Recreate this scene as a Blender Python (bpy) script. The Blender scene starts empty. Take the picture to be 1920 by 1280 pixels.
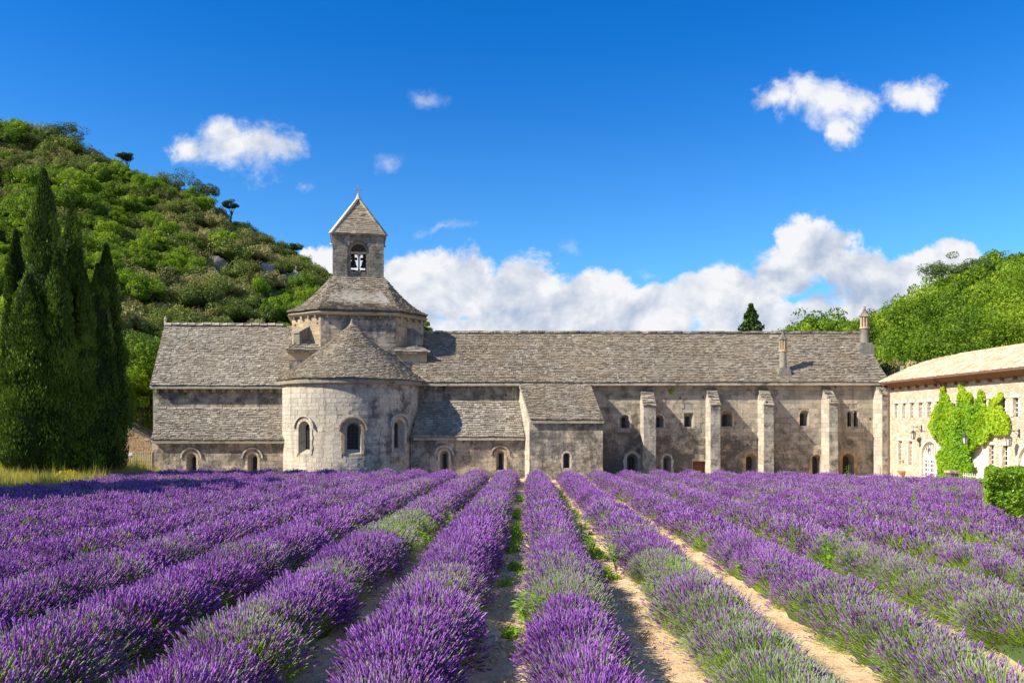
import bpy, math, random
import numpy as np
from mathutils import Vector, Matrix
R_ = math.radians
random.seed(7)
RNG = np.random.default_rng(11)
S = bpy.context.scene
COL = S.collection

# ------------------------------------------------------------------ camera
F = 1500.0                      # focal length in pixels of the 1920 wide photograph
HZ = 792.0                      # horizon row
CH = 2.6                        # eye height
cd = bpy.data.cameras.new('camera'); cam = bpy.data.objects.new('camera', cd); COL.objects.link(cam)
cd.sensor_width = 36.0; cd.lens = 36.0 * F / 1920.0; cd.shift_y = (HZ - 640) / 1920.0
cd.clip_start = 0.1; cd.clip_end = 5000
cam.location = (0, 0, CH); cam.rotation_euler = (R_(90), 0, 0)
S.camera = cam

def P(px, py, Y):
    return Vector(((px - 960) / F * Y, Y, CH + (HZ - py) / F * Y))

# ------------------------------------------------------------------ light
SUN = Vector((-2.4, -1.0, 1.95)).normalized()      # towards the sun
sl = bpy.data.lights.new('sun', 'SUN'); so = bpy.data.objects.new('sun', sl); COL.objects.link(so)
sl.energy = 5.0; sl.angle = R_(0.53); sl.color = (1.0, 0.93, 0.80)
so.rotation_euler = SUN.to_track_quat('Z', 'Y').to_euler(); so.location = (-40, -20, 40)
S.view_settings.view_transform = 'Standard'; S.view_settings.look = 'None'
S.view_settings.exposure = 0.68; S.view_settings.gamma = 1.0
S.view_settings.use_curve_mapping = False

# ------------------------------------------------------------------ node helper
class NT:
    def __init__(s, tree): s.t = tree; s.n = tree.nodes; s.l = tree.links
    def _set(s, sock, v):
        if v is None: return
        if isinstance(v, bpy.types.NodeSocket): s.l.new(v, sock)
        elif isinstance(v, (tuple, list)) and len(v) == 3 and sock.type == 'RGBA': sock.default_value = (*v, 1)
        else: sock.default_value = v
    def node(s, typ, ins=None, **kw):
        n = s.n.new(typ)
        for k, v in kw.items(): setattr(n, k, v)
        for k, v in (ins or {}).items(): s._set(n.inputs[k], v)
        return n
    def m(s, op, a, b=None, c=None, clamp=False):
        n = s.n.new('ShaderNodeMath'); n.operation = op; n.use_clamp = clamp
        s._set(n.inputs[0], a); s._set(n.inputs[1], b); s._set(n.inputs[2], c)
        return n.outputs[0]
    def noise(s, vec, scale, detail=4, rough=0.55, dist=0.0):
        n = s.node('ShaderNodeTexNoise', {'Scale': scale, 'Detail': detail, 'Roughness': rough, 'Distortion': dist})
        if vec is not None: s.l.new(vec, n.inputs['Vector'])
        return n.outputs[0]
    def scalev(s, vec, sc):
        n = s.node('ShaderNodeVectorMath', operation='MULTIPLY'); s.l.new(vec, n.inputs[0]); n.inputs[1].default_value = sc
        return n.outputs[0]
    def sstep(s, x, a, b, lo=0.0, hi=1.0):
        n = s.node('ShaderNodeMapRange', {'From Min': a, 'From Max': b, 'To Min': lo, 'To Max': hi}, interpolation_type='SMOOTHSTEP')
        s._set(n.inputs['Value'], x); return n.outputs['Result']
    def mix(s, f, a, b, mode='MIX'):
        n = s.node('ShaderNodeMix', data_type='RGBA', blend_type=mode)
        s._set(n.inputs[0], f); s._set(n.inputs[6], a); s._set(n.inputs[7], b)
        return n.outputs[2]
    def ramp(s, f, stops):
        n = s.n.new('ShaderNodeValToRGB'); s._set(n.inputs[0], f); e = n.color_ramp.elements
        while len(e) < len(stops): e.new(0.5)
        for k, (p, c) in enumerate(stops): e[k].position = p; e[k].color = (*c, 1)
        return n.outputs[0]

# ------------------------------------------------------------------ sky with clouds (directions, all round)
w = bpy.data.worlds.new('World'); S.world = w; w.use_nodes = True
N = NT(w.node_tree); N.n.clear()
sky = N.node('ShaderNodeTexSky', sky_type='NISHITA', sun_disc=False, sun_elevation=math.asin(SUN.z),
             sun_rotation=math.atan2(SUN.x, SUN.y), altitude=300.0, air_density=1.0, dust_density=0.3, ozone_density=3.0)
geo = N.node('ShaderNodeTexCoord').outputs['Generated']
sep = N.node('ShaderNodeSeparateXYZ', {0: geo})
dx, dy, dz = sep.outputs
ady = N.m('MAXIMUM', N.m('ABSOLUTE', dy), 0.05)
u = N.m('DIVIDE', dx, ady); v = N.m('DIVIDE', dz, ady)
front = N.m('GREATER_THAN', dy, 0.0)
elev = dz
uv = N.node('ShaderNodeCombineXYZ', {0: u, 1: v}).outputs[0]
# wobble the plane in which the cloud masses are laid out
def blob_field(us, vs, blobs, k=0.0):
    out = None
    for (bx, by, rx, ry) in blobs:
        cu, cv, au, av = (bx - 960) / F, (HZ - by) / F, rx / F, ry / F
        a = N.m('MULTIPLY', N.m('SUBTRACT', us, cu), 1 / au); b = N.m('MULTIPLY', N.m('SUBTRACT', vs, cv), 1 / av)
        d = N.m('SQRT', N.m('ADD', N.m('MULTIPLY', a, a), N.m('MULTIPLY', b, b)))
        f = N.m('SUBTRACT', 1.0, d)
        f = N.m('MAXIMUM', f, -2.0)
        out = f if out is None else N.m('MAXIMUM', out, f)
    return out
SMALL = [(452, 286, 125, 52), (505, 272, 70, 52), (420, 262, 58, 42), (352, 280, 42, 30),
         (1455, 172, 66, 36), (1500, 185, 70, 44), (1560, 205, 84, 54), (1590, 248, 34, 36), (1700, 176, 74, 34), (1738, 174, 46, 36)]
BIG = [(1535, 478, 92, 66), (1600, 510, 110, 60), (1450, 520, 90, 52), (1360, 560, 130, 66), (1780, 520, 110, 72), (1730, 500, 70, 52),
       (1690, 560, 160, 80), (1230, 585, 130, 70), (1110, 580, 120, 80), (980, 560, 130, 82), (870, 545, 120, 84), (770, 550, 110, 88),
       (650, 500, 70, 52), (600, 480, 32, 30), (1500, 620, 300, 60), (900, 640, 420, 60), (2000, 560, 200, 90), (400, 640, 300, 60), (1765, 485, 105, 46), (1655, 530, 110, 60)]
WISP = [(736, 302, 40, 30), (794, 178, 52, 24), (1215, 512, 60, 20), (830, 428, 62, 12), (1060, 462, 34, 24), (565, 342, 30, 16)]
wc = N.node('ShaderNodeTexNoise', {'Vector': uv, 'Scale': 9.0, 'Detail': 5, 'Roughness': 0.62}).outputs['Color']
wv = N.node('ShaderNodeVectorMath', {0: wc, 1: (-0.5, -0.5, -0.5)}, operation='ADD').outputs[0]
wv = N.scalev(wv, (0.11, 0.075, 0.0))
wuv = N.node('ShaderNodeVectorMath', {0: uv, 1: wv}, operation='ADD').outputs[0]
wsep = N.node('ShaderNodeSeparateXYZ', {0: wuv}).outputs; uw, vw = wsep[0], wsep[1]
n1 = N.noise(uv, 13.0, 8, 0.66, 0.35); n2 = N.noise(uv, 6.0, 5, 0.5, 0.2); 
fs = blob_field(uw, vw, SMALL); fb = blob_field(uw, vw, BIG); fw = blob_field(uw, vw, WISP)
nn = N.m('SUBTRACT', N.m('ADD', N.m('MULTIPLY', n1, 0.75), N.m('MULTIPLY', n2, 0.25)), 0.5)
ds = N.sstep(N.m('ADD', fs, N.m('MULTIPLY', nn, 2.9)), -0.03, 0.80)
db = N.sstep(N.m('ADD', fb, N.m('MULTIPLY', nn, 2.0)), 0.01, 0.32)
dw = N.m('MULTIPLY', N.sstep(N.m('ADD', fw, N.m('MULTIPLY', nn, 3.6)), 0.1, 1.25), 0.42)
dens_f = N.m('MULTIPLY', N.m('MAXIMUM', N.m('MAXIMUM', ds, db), dw), front)
# other directions: unseen cumulus bank and clouds, cover added to whiten and lift the shade
g1 = N.noise(geo, 5.0, 10, 0.6, 0.3)
band = N.m('SUBTRACT', N.m('MULTIPLY', N.m('SUBTRACT', g1, 0.5), 2.4), N.m('MULTIPLY', N.m('SUBTRACT', elev, 0.13), 7.0))
sc_ = N.m('SUBTRACT', N.m('MULTIPLY', g1, 5.0), 2.7)
side = N.m('MAXIMUM', N.m('SUBTRACT', 1.0, front), N.sstep(N.m('ABSOLUTE', u), 0.9, 1.3))
dens_o = N.m('MULTIPLY', N.sstep(N.m('MAXIMUM', band, sc_), 0.0, 0.4), side)
dens = N.m('MAXIMUM', dens_f, dens_o)
# body of the clouds: billows, greyer towards thick lower parts
uo = N.node('ShaderNodeVectorMath', {0: uv, 1: (-0.012, 0.016, 0)}, operation='ADD').outputs[0]
e1 = N.noise(uv, 15.0, 6, 0.55, 0.3); e2 = N.noise(uo, 15.0, 6, 0.55, 0.3)
rel = N.m('MULTIPLY', N.m('SUBTRACT', e1, e2), 3.0)
low = N.noise(N.scalev(uv, (1.0, 1.6, 1.0)), 5.5, 6, 0.6, 0.4)
sh = N.m('ADD', N.m('ADD', N.sstep(low, 0.40, 0.62, 0.0, 0.62), rel), N.sstep(v, 0.26, 0.09, -0.18, 0.34), clamp=True)
ccol = N.mix(sh, (1.02, 1.03, 1.06), (0.50, 0.60, 0.78))
skyc = N.node('ShaderNodeHueSaturation', {'Saturation': N.sstep(dz, 0.08, 0.46, 1.02, 1.40), 'Value': 1.0, 'Color': sky.outputs[0]}).outputs[0]
skyc = N.mix(1.0, skyc, (0.45, 0.93, 1.24), 'MULTIPLY')
bg1 = N.node('ShaderNodeBackground', {'Color': skyc, 'Strength': 0.102})
bg2 = N.node('ShaderNodeBackground', {'Color': ccol, 'Strength': 0.565})
ms = N.node('ShaderNodeMixShader', {0: dens}); N.l.new(bg1.outputs[0], ms.inputs[1]); N.l.new(bg2.outputs[0], ms.inputs[2])
ow = N.node('ShaderNodeOutputWorld'); N.l.new(ms.outputs[0], ow.inputs[0])
# ------------------------------------------------------------------ materials
MATS = {}
def material(name, rough=0.9, spec=0.2):
    m = bpy.data.materials.new(name); m.use_nodes = True
    T = NT(m.node_tree); b = T.n['Principled BSDF']
    b.inputs['Roughness'].default_value = rough; b.inputs['Specular IOR Level'].default_value = spec
    MATS[name] = m
    return m, T, b
def pos(T): return T.node('ShaderNodeNewGeometry').outputs['Position']
def rnd(T):
    a = T.node('ShaderNodeAttribute', attribute_name='rnd').outputs['Fac']
    o = T.node('ShaderNodeObjectInfo').outputs['Random']
    return T.m('FRACT', T.m('ADD', a, o))
def bump(T, b, h, strength=0.4, dist=0.03):
    n = T.node('ShaderNodeBump', {'Strength': strength, 'Distance': dist, 'Height': h})
    T.l.new(n.outputs[0], b.inputs['Normal'])

def stone_mat(name, warm, grey, dark, lichen=0.5, streak=0.4, scale=1.0, patch=None, spots=0.3, lo=None, var=0.9):
    m, T, b = material(name, 0.92, 0.15)
    p = pos(T); r = rnd(T)
    big = T.noise(p, 0.35 * scale, 6, 0.6); c = T.mix(T.sstep(big, 0.36, 0.62), warm, grey)
    c = T.mix(T.m('MULTIPLY', T.m('SUBTRACT', r, 0.5), var, clamp=True), c, tuple(x * 1.35 for x in warm))
    c = T.mix(T.m('MULTIPLY', T.m('SUBTRACT', 0.5, r), var, clamp=True), c, tuple(x * 0.62 for x in grey))
    lic = T.noise(p, 1.1 * scale, 9, 0.72)
    k = lichen
    if lo is not None:          # growth of lichen towards the damp foot of the wall: (z_low, z_high, extra)
        z = T.node('ShaderNodeSeparateXYZ', {0: p}).outputs[2]
        k = T.m('ADD', lichen, T.sstep(z, lo[1], lo[0], 0.0, lo[2]))
    if patch is not None:       # (x0, x1, extra) growth of lichen along the wall
        x = T.node('ShaderNodeSeparateXYZ', {0: p}).outputs[0]
        k = T.m('ADD', k, T.sstep(x, patch[0], patch[1], 0.0, patch[2]))
    thr = T.m('SUBTRACT', 0.80, T.m('MULTIPLY', k, 0.5))
    f = T.m('MULTIPLY', T.m('SUBTRACT', lic, thr), 7.0, clamp=True)
    c = T.mix(T.m('MULTIPLY', f, 0.82), c, dark)
    st = T.noise(T.scalev(p, (1.6, 1.6, 0.16)), 1.5 * scale, 6, 0.6)
    c = T.mix(T.m('MULTIPLY', T.m('MULTIPLY', T.m('SUBTRACT', st, 0.52), 6.0, clamp=True), streak), c, dark)
    sp = T.noise(p, 5.5 * scale, 5, 0.7)
    c = T.mix(T.m('MULTIPLY', T.m('MULTIPLY', T.m('SUBTRACT', sp, 0.60), 14.0, clamp=True), spots), c, (0.55, 0.53, 0.47))
    sp2 = T.noise(p, 9.0 * scale, 3, 0.6)
    c = T.mix(T.m('MULTIPLY', T.m('MULTIPLY', T.m('SUBTRACT', sp2, 0.58), 12.0, clamp=True), 0.4), c, tuple(x * 0.6 for x in dark))
    T.l.new(c, b.inputs['Base Color'])
    bump(T, b, T.m('ADD', T.noise(p, 7, 8, 0.7), T.m('MULTIPLY', T.noise(p, 28, 3), 0.5)), 0.7, 0.05)
    return m
WARM = (0.50, 0.40, 0.28); GREY = (0.36, 0.325, 0.275); DARK = (0.085, 0.08, 0.07)
stone_mat('apse_limestone', (0.58, 0.50, 0.385), (0.46, 0.415, 0.335), DARK, 0.26, 0.42, 1.0, patch=(-11.5, -8.2, 0.42), spots=0.25, var=0.55)
stone_mat('weathered_limestone', WARM, GREY, DARK, 0.72, 0.7, 1.0, spots=0.45)
stone_mat('dormitory_limestone', (0.47, 0.39, 0.28), (0.34, 0.305, 0.25), (0.085, 0.078, 0.066), 0.42, 0.38, 1.1, spots=0.38, lo=(-0.5, 4.0, 0.32), patch=(24.0, 4.0, 0.22))
stone_mat('tower_limestone', (0.29, 0.26, 0.20), (0.21, 0.195, 0.165), (0.07, 0.07, 0.062), 0.62, 0.3, 1.5, spots=0.75)
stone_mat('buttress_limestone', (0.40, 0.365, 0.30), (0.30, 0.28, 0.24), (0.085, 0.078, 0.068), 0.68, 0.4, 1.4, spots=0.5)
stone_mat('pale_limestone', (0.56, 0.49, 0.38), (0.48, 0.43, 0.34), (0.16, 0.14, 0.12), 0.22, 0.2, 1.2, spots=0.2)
stone_mat('cornice_limestone', (0.50, 0.36, 0.21), (0.42, 0.33, 0.22), (0.12, 0.10, 0.08), 0.25, 0.35, 1.2, spots=0.1)
stone_mat('ochre_limestone', (0.50, 0.31, 0.15), (0.40, 0.27, 0.15), (0.14, 0.10, 0.07), 0.25, 0.2, 1.2, spots=0.1)
stone_mat('mortar', (0.42, 0.37, 0.29), (0.33, 0.30, 0.25), (0.07, 0.06, 0.05), 0.5, 0.4, 1.0, spots=0.1)

def roof_mat(name, cols, spots=0.32):
    m, T, b = material(name, 0.95, 0.1)
    p = pos(T); r = rnd(T)
    c = T.ramp(r, [(0.0, cols[0]), (0.3, cols[1]), (0.65, cols[2]), (1.0, cols[3])])
    big = T.noise(p, 0.5, 5, 0.6)
    c = T.mix(T.sstep(big, 0.38, 0.66, 0.0, 0.45), c, cols[4])
    sp = T.noise(p, 7.0, 6, 0.75)
    c = T.mix(T.m('MULTIPLY', T.m('MULTIPLY', T.m('SUBTRACT', sp, 0.56), 9.0, clamp=True), spots), c, (0.075, 0.065, 0.055))
    sp = T.noise(p, 11.0, 3, 0.7)
    c = T.mix(T.m('MULTIPLY', T.m('MULTIPLY', T.m('SUBTRACT', sp, 0.60), 12.0, clamp=True), 0.3), c, (0.55, 0.50, 0.42))
    T.l.new(c, b.inputs['Base Color'])
    bump(T, b, T.noise(p, 16, 5, 0.7), 0.6, 0.04)
roof_mat('stone_roof_tiles', [(0.19, 0.158, 0.118), (0.25, 0.21, 0.157), (0.305, 0.262, 0.197), (0.39, 0.34, 0.262), (0.285, 0.215, 0.135)])
roof_mat('stone_roof_tiles_grey', [(0.19, 0.163, 0.126), (0.26, 0.224, 0.174), (0.32, 0.28, 0.218), (0.41, 0.365, 0.29), (0.26, 0.212, 0.152)])
roof_mat('clay_roof_tiles', [(0.44, 0.28, 0.16), (0.56, 0.40, 0.25), (0.64, 0.50, 0.34), (0.72, 0.61, 0.45), (0.54, 0.41, 0.28)], 0.10)

def plain(name, col, rough=0.8, spec=0.3, nscale=6.0, var=0.15, metallic=0.0):
    m, T, b = material(name, rough, spec); b.inputs['Metallic'].default_value = metallic
    n = T.noise(pos(T), nscale, 5, 0.6)
    T.l.new(T.mix(T.sstep(n, 0.3, 0.7), tuple(x * (1 - var) for x in col), tuple(min(1, x * (1 + var)) for x in col)), b.inputs['Base Color'])
    return m
def rubble(name):
    m, T, b = material(name, 0.95, 0.1)
    p = T.scalev(pos(T), (1, 1, 1.7))
    vo = T.node('ShaderNodeTexVoronoi', {'Vector': p, 'Scale': 3.6}, feature='DISTANCE_TO_EDGE').outputs['Distance']
    vc = T.node('ShaderNodeTexVoronoi', {'Vector': p, 'Scale': 3.6}).outputs['Color']
    vr = T.node('ShaderNodeSeparateXYZ', {0: vc}).outputs[0]
    c = T.ramp(vr, [(0, (0.50, 0.38, 0.25)), (0.5, (0.61, 0.50, 0.355)), (1, (0.70, 0.60, 0.45))])
    mask = T.m('MULTIPLY', T.sstep(vo, 0.10, 0.02), T.sstep(T.noise(pos(T), 2.0, 5, 0.6), 0.3, 0.6))
    c = T.mix(T.m('MULTIPLY', mask, 0.6), c, (0.70, 0.62, 0.50))
    c = T.mix(T.m('MULTIPLY', T.sstep(T.noise(pos(T), 5.0, 6, 0.7), 0.56, 0.68), 0.45), c, (0.42, 0.32, 0.20))
    T.l.new(c, b.inputs['Base Color'])
    bump(T, b, T.m('ADD', T.sstep(vo, 0.0, 0.12), T.noise(pos(T), 14, 5, 0.7)), 0.8, 0.035)
rubble('cream_rubble')
plain('cream_render', (0.70, 0.63, 0.50), 0.9, 0.1, 3, 0.08)
plain('white_paint', (0.78, 0.75, 0.68), 0.6, 0.3, 4, 0.05)
plain('cream_shutter_paint', (0.66, 0.63, 0.55), 0.7, 0.3, 3, 0.05)
plain('dark_iron', (0.05, 0.045, 0.045), 0.6, 0.4, 9, 0.2)
plain('bell_bronze', (0.06, 0.055, 0.04), 0.45, 0.5, 9, 0.2, 0.6)
plain('old_oak', (0.07, 0.045, 0.03), 0.8, 0.2, 9, 0.3)
plain('door_wood', (0.13, 0.055, 0.03), 0.8, 0.2, 9, 0.3)
plain('copper_pipe', (0.20, 0.10, 0.07), 0.6, 0.4, 5, 0.2)
plain('brown_soffit', (0.22, 0.12, 0.06), 0.85, 0.2, 5, 0.2)
plain('fence_wood', (0.52, 0.42, 0.28), 0.85, 0.2, 9, 0.2)
plain('bark', (0.13, 0.10, 0.075), 0.9, 0.1, 9, 0.35)
plain('grey_cross_stone', (0.35, 0.30, 0.25), 0.85, 0.2, 9, 0.2)
plain('brown_rubble', (0.36, 0.24, 0.14), 0.95, 0.1, 7, 0.35)
plain('dark_rubble', (0.12, 0.10, 0.08), 0.95, 0.1, 5, 0.4)
plain('lamp_glass', (0.5, 0.5, 0.45), 0.2, 0.5, 3, 0.1)
plain('cliff_rock', (0.24, 0.22, 0.185), 0.95, 0.1, 0.8, 0.4)
m, T, b = material('window_glass', 0.08, 0.6); b.inputs['Base Color'].default_value = (0.008, 0.009, 0.011, 1); b.inputs['Roughness'].default_value = 0.35; b.inputs['Specular IOR Level'].default_value = 0.25

def leaf_mat(name, cols, trans=0.3, rough=0.6, spec=0.25, nscale=0.35):
    m, T, b = material(name, rough, spec)
    a = T.node('ShaderNodeAttribute', attribute_name='rnd').outputs['Fac']
    o = T.node('ShaderNodeObjectInfo').outputs['Random']
    n = T.noise(pos(T), nscale, 3, 0.6)
    f = T.m('ADD', T.m('MULTIPLY', a, 0.55), T.m('ADD', T.m('MULTIPLY', o, 0.36), T.m('MULTIPLY', T.m('SUBTRACT', n, 0.45), 0.7)))
    c = T.ramp(f, [(k / (len(cols) - 1), x) for k, x in enumerate(cols)])
    T.l.new(c, b.inputs['Base Color'])
    tr = T.node('ShaderNodeBsdfTranslucent', {'Color': T.mix(1.0, c, (1.25, 1.2, 0.6), 'MULTIPLY')})
    ms = T.node('ShaderNodeMixShader', {0: trans}); T.l.new(b.outputs[0], ms.inputs[1]); T.l.new(tr.outputs[0], ms.inputs[2])
    T.l.new(ms.outputs[0], T.n['Material Output'].inputs['Surface'])
    return m
leaf_mat('dark_oak_leaves', [(0.022, 0.040, 0.008), (0.10, 0.14, 0.02), (0.23, 0.28, 0.045), (0.40, 0.41, 0.11)], 0.22)
leaf_mat('olive_leaves', [(0.05, 0.055, 0.014), (0.19, 0.19, 0.05), (0.38, 0.345, 0.13), (0.56, 0.51, 0.28)], 0.22)
leaf_mat('bright_leaves', [(0.03, 0.065, 0.006), (0.11, 0.20, 0.010), (0.25, 0.37, 0.018), (0.44, 0.54, 0.045)], 0.38)
leaf_mat('pine_needles', [(0.03, 0.055, 0.014), (0.075, 0.12, 0.028), (0.14, 0.19, 0.05)], 0.15)
leaf_mat('cypress_sprays', [(0.008, 0.018, 0.002), (0.032, 0.068, 0.006), (0.095, 0.165, 0.012), (0.20, 0.29, 0.03)], 0.12)
leaf_mat('hedge_leaves', [(0.06, 0.14, 0.008), (0.15, 0.29, 0.012), (0.29, 0.45, 0.02), (0.44, 0.56, 0.04)], 0.35, 0.45, 0.4, 1.5)
leaf_mat('vine_leaves', [(0.07, 0.18, 0.010), (0.20, 0.38, 0.012), (0.42, 0.55, 0.02), (0.68, 0.68, 0.06)], 0.35, 0.5, 0.3, 0.8)
leaf_mat('weed_leaves', [(0.12, 0.24, 0.02), (0.24, 0.40, 0.035), (0.42, 0.56, 0.07)], 0.35)
leaf_mat('dry_grass', [(0.18, 0.24, 0.03), (0.36, 0.36, 0.06), (0.52, 0.44, 0.12), (0.66, 0.54, 0.25)], 0.3, 0.8, 0.1, 0.6)
leaf_mat('yellow_flowers', [(0.60, 0.36, 0.01), (0.75, 0.50, 0.01)], 0.2)
leaf_mat('lavender_stems', [(0.14, 0.23, 0.03), (0.25, 0.38, 0.045), (0.37, 0.52, 0.065), (0.50, 0.62, 0.13)], 0.3, 0.7, 0.15, 1.2)
leaf_mat('lavender_buds', [(0.25, 0.21, 0.30), (0.34, 0.36, 0.27), (0.40, 0.48, 0.22), (0.50, 0.58, 0.28)], 0.2, 0.8, 0.1, 1.2)
leaf_mat('lavender_flowers', [(0.14, 0.036, 0.22), (0.275, 0.085, 0.39), (0.44, 0.18, 0.58), (0.60, 0.33, 0.74)], 0.22, 0.8, 0.1, 1.2)
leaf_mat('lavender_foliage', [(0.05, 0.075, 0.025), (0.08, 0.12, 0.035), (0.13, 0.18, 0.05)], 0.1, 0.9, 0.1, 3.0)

m, T, b = material('ground', 0.97, 0.1)
p = pos(T)
n = T.noise(p, 1.1, 8, 0.65); n2 = T.noise(p, 9.0, 6, 0.7)
soil = T.mix(T.sstep(n, 0.35, 0.65), (0.64, 0.43, 0.23), (0.74, 0.53, 0.32))
soil = T.mix(T.m('MULTIPLY', T.sstep(n2, 0.50, 0.64), 0.7), soil, (0.38, 0.245, 0.135))
soil = T.mix(T.m('MULTIPLY', T.sstep(T.noise(p, 3.2, 7, 0.75), 0.50, 0.66), 0.5), soil, (0.46, 0.33, 0.20))
soil = T.mix(T.m('MULTIPLY', T.sstep(T.noise(p, 26.0, 3), 0.62, 0.70), 0.5), soil, (0.70, 0.60, 0.46))
# turf and forest floor away from the field
y = T.node('ShaderNodeSeparateXYZ', {0: p}).outputs
far = T.sstep(y[1], 58, 66)
c = T.mix(far, soil, T.mix(T.sstep(n, 0.4, 0.6), (0.035, 0.05, 0.016), (0.085, 0.09, 0.035)))
edge = T.m('ADD', T.m('MULTIPLY', y[0], -1.0), T.m('MULTIPLY', T.m('SUBTRACT', y[1], 27.0), -0.14))
turf = T.m('MULTIPLY', T.sstep(T.m('SUBTRACT', edge, 18.3), -0.6, 0.6), T.m('SUBTRACT', 1.0, far))
c = T.mix(turf, c, T.mix(T.sstep(n, 0.35, 0.65), (0.16, 0.16, 0.04), (0.34, 0.27, 0.10)))
T.l.new(c, b.inputs['Base Color'])
bump(T, b, T.m('ADD', T.noise(p, 5, 8, 0.7), T.m('MULTIPLY', T.noise(p, 30, 4, 0.7), 0.4)), 0.8, 0.06)

# ------------------------------------------------------------------ mesh and object helpers
WL = {}
def W(o): return WL.get(o.name, Vector((0, 0, 0))) if o is not None else Vector((0, 0, 0))
def tag(o, label=None, cat=None, group=None, kind=None):
    if label: o['label'] = label
    if cat: o['category'] = cat
    if group: o['group'] = group
    if kind: o['kind'] = kind
    return o
def thing(name, loc, label, cat, group=None):
    o = bpy.data.objects.new(name, None); COL.objects.link(o); o.location = loc; o.empty_display_size = 0.3
    WL[o.name] = Vector(loc)
    return tag(o, label, cat, group)
class MB:
    def __init__(s): s.v = []; s.f = []; s.mi = []; s.r = []; s.hr = False
    def add(s, vs, fs, mi=0, r=0.0):
        k = len(s.v); s.v.extend([tuple(q) for q in vs]); s.f.extend([tuple(i + k for i in f) for f in fs])
        s.mi.extend([mi] * len(fs)); s.r.extend([r] * len(vs))
        if r: s.hr = True
    def box(s, a, b, mi=0, r=0.0):
        x0, y0, z0 = a; x1, y1, z1 = b
        s.add([(x0, y0, z0), (x1, y0, z0), (x1, y1, z0), (x0, y1, z0), (x0, y0, z1), (x1, y0, z1), (x1, y1, z1), (x0, y1, z1)],
              [(0, 3, 2, 1), (4, 5, 6, 7), (0, 1, 5, 4), (1, 2, 6, 5), (2, 3, 7, 6), (3, 0, 4, 7)], mi, r)
    def prism(s, base, top, mi=0, r=0.0):
        """closed solid between two loops of the same number of points"""
        n = len(base)
        s.add(list(base) + list(top), [tuple(range(n - 1, -1, -1)), tuple(range(n, 2 * n))] +
              [(i, (i + 1) % n, n + (i + 1) % n, n + i) for i in range(n)], mi, r)
    def lathe(s, c, prof, n=16, mi=0, r=0.0, a0=0.0):
        vs = []; fs = []
        for (rr, z) in prof:
            for i in range(n):
                a = a0 + 2 * math.pi * i / n; vs.append((c[0] + rr * math.cos(a), c[1] + rr * math.sin(a), c[2] + z))
        for j in range(len(prof) - 1):
            for i in range(n):
                k = (i + 1) % n; fs.append((j * n + i, j * n + k, (j + 1) * n + k, (j + 1) * n + i))
        fs.append(tuple(range(n - 1, -1, -1))); fs.append(tuple((len(prof) - 1) * n + i for i in range(n)))
        s.add(vs, fs, mi, r)
    def tube(s, pts, rad, n=6, mi=0, r=0.0):
        vs = []; fs = []
        for i, q in enumerate(pts):
            q = Vector(q); d = (Vector(pts[min(i + 1, len(pts) - 1)]) - Vector(pts[max(i - 1, 0)])).normalized()
            a = d.cross(Vector((0.31, 0.2, 0.93))).normalized(); b = d.cross(a)
            rr = rad[i] if isinstance(rad, (list, tuple)) else rad
            for k in range(n):
                t = 2 * math.pi * k / n; vs.append(q + rr * (math.cos(t) * a + math.sin(t) * b))
        for j in range(len(pts) - 1):
            for i in range(n):
                k = (i + 1) % n; fs.append((j * n + i, j * n + k, (j + 1) * n + k, (j + 1) * n + i))
        fs.append(tuple(range(n - 1, -1, -1))); fs.append(tuple((len(pts) - 1) * n + i for i in range(n)))
        s.add(vs, fs, mi, r)
    def mesh(s, name, mats, off=Vector((0, 0, 0)), smooth=False):
        me = bpy.data.meshes.new(name)
        ox, oy, oz = off
        me.from_pydata([(x - ox, y - oy, z - oz) for x, y, z in s.v], [], s.f)
        for m_ in ([mats] if isinstance(mats, str) else mats): me.materials.append(MATS[m_])
        me.polygons.foreach_set('material_index', s.mi)
        if smooth: me.polygons.foreach_set('use_smooth', [True] * len(s.f))
        if s.hr:
            at = me.attributes.new('rnd', 'FLOAT', 'POINT'); at.data.foreach_set('value', s.r)
        me.update()
        return me
    def build(s, name, mats, parent=None, smooth=False, kind=None):
        if not s.v: return None
        o = bpy.data.objects.new(name, s.mesh(name, mats, W(parent), smooth)); COL.objects.link(o)
        if parent is not None: o.parent = parent; WL[o.name] = W(parent)
        if kind: o['kind'] = kind
        return o
def np_mesh(name, verts, quads, mats, mi=None, rv=None, tri=False):
    """fast mesh from numpy arrays (all quads or all triangles)"""
    me = bpy.data.meshes.new(name); k = 3 if tri else 4
    me.vertices.add(len(verts)); me.vertices.foreach_set('co', np.ascontiguousarray(verts, np.float32).ravel())
    nf = len(quads); me.loops.add(nf * k); me.loops.foreach_set('vertex_index', np.ascontiguousarray(quads, np.int32).ravel())
    me.polygons.add(nf); me.polygons.foreach_set('loop_start', np.arange(0, nf * k, k, dtype=np.int32))
    for m_ in ([mats] if isinstance(mats, str) else mats): me.materials.append(MATS[m_])
    me.update(calc_edges=True)
    if mi is not None: me.polygons.foreach_set('material_index', np.asarray(mi, np.int32))
    if rv is not None:
        at = me.attributes.new('rnd', 'FLOAT', 'POINT'); at.data.foreach_set('value', np.asarray(rv, np.float32))
    return me
def add_obj(name, me, parent=None, loc=(0, 0, 0), kind=None):
    o = bpy.data.objects.new(name, me); COL.objects.link(o); o.location = loc
    if parent is not None: o.parent = parent
    if kind: o['kind'] = kind
    WL[o.name] = Vector(loc) + W(parent)
    return o
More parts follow.
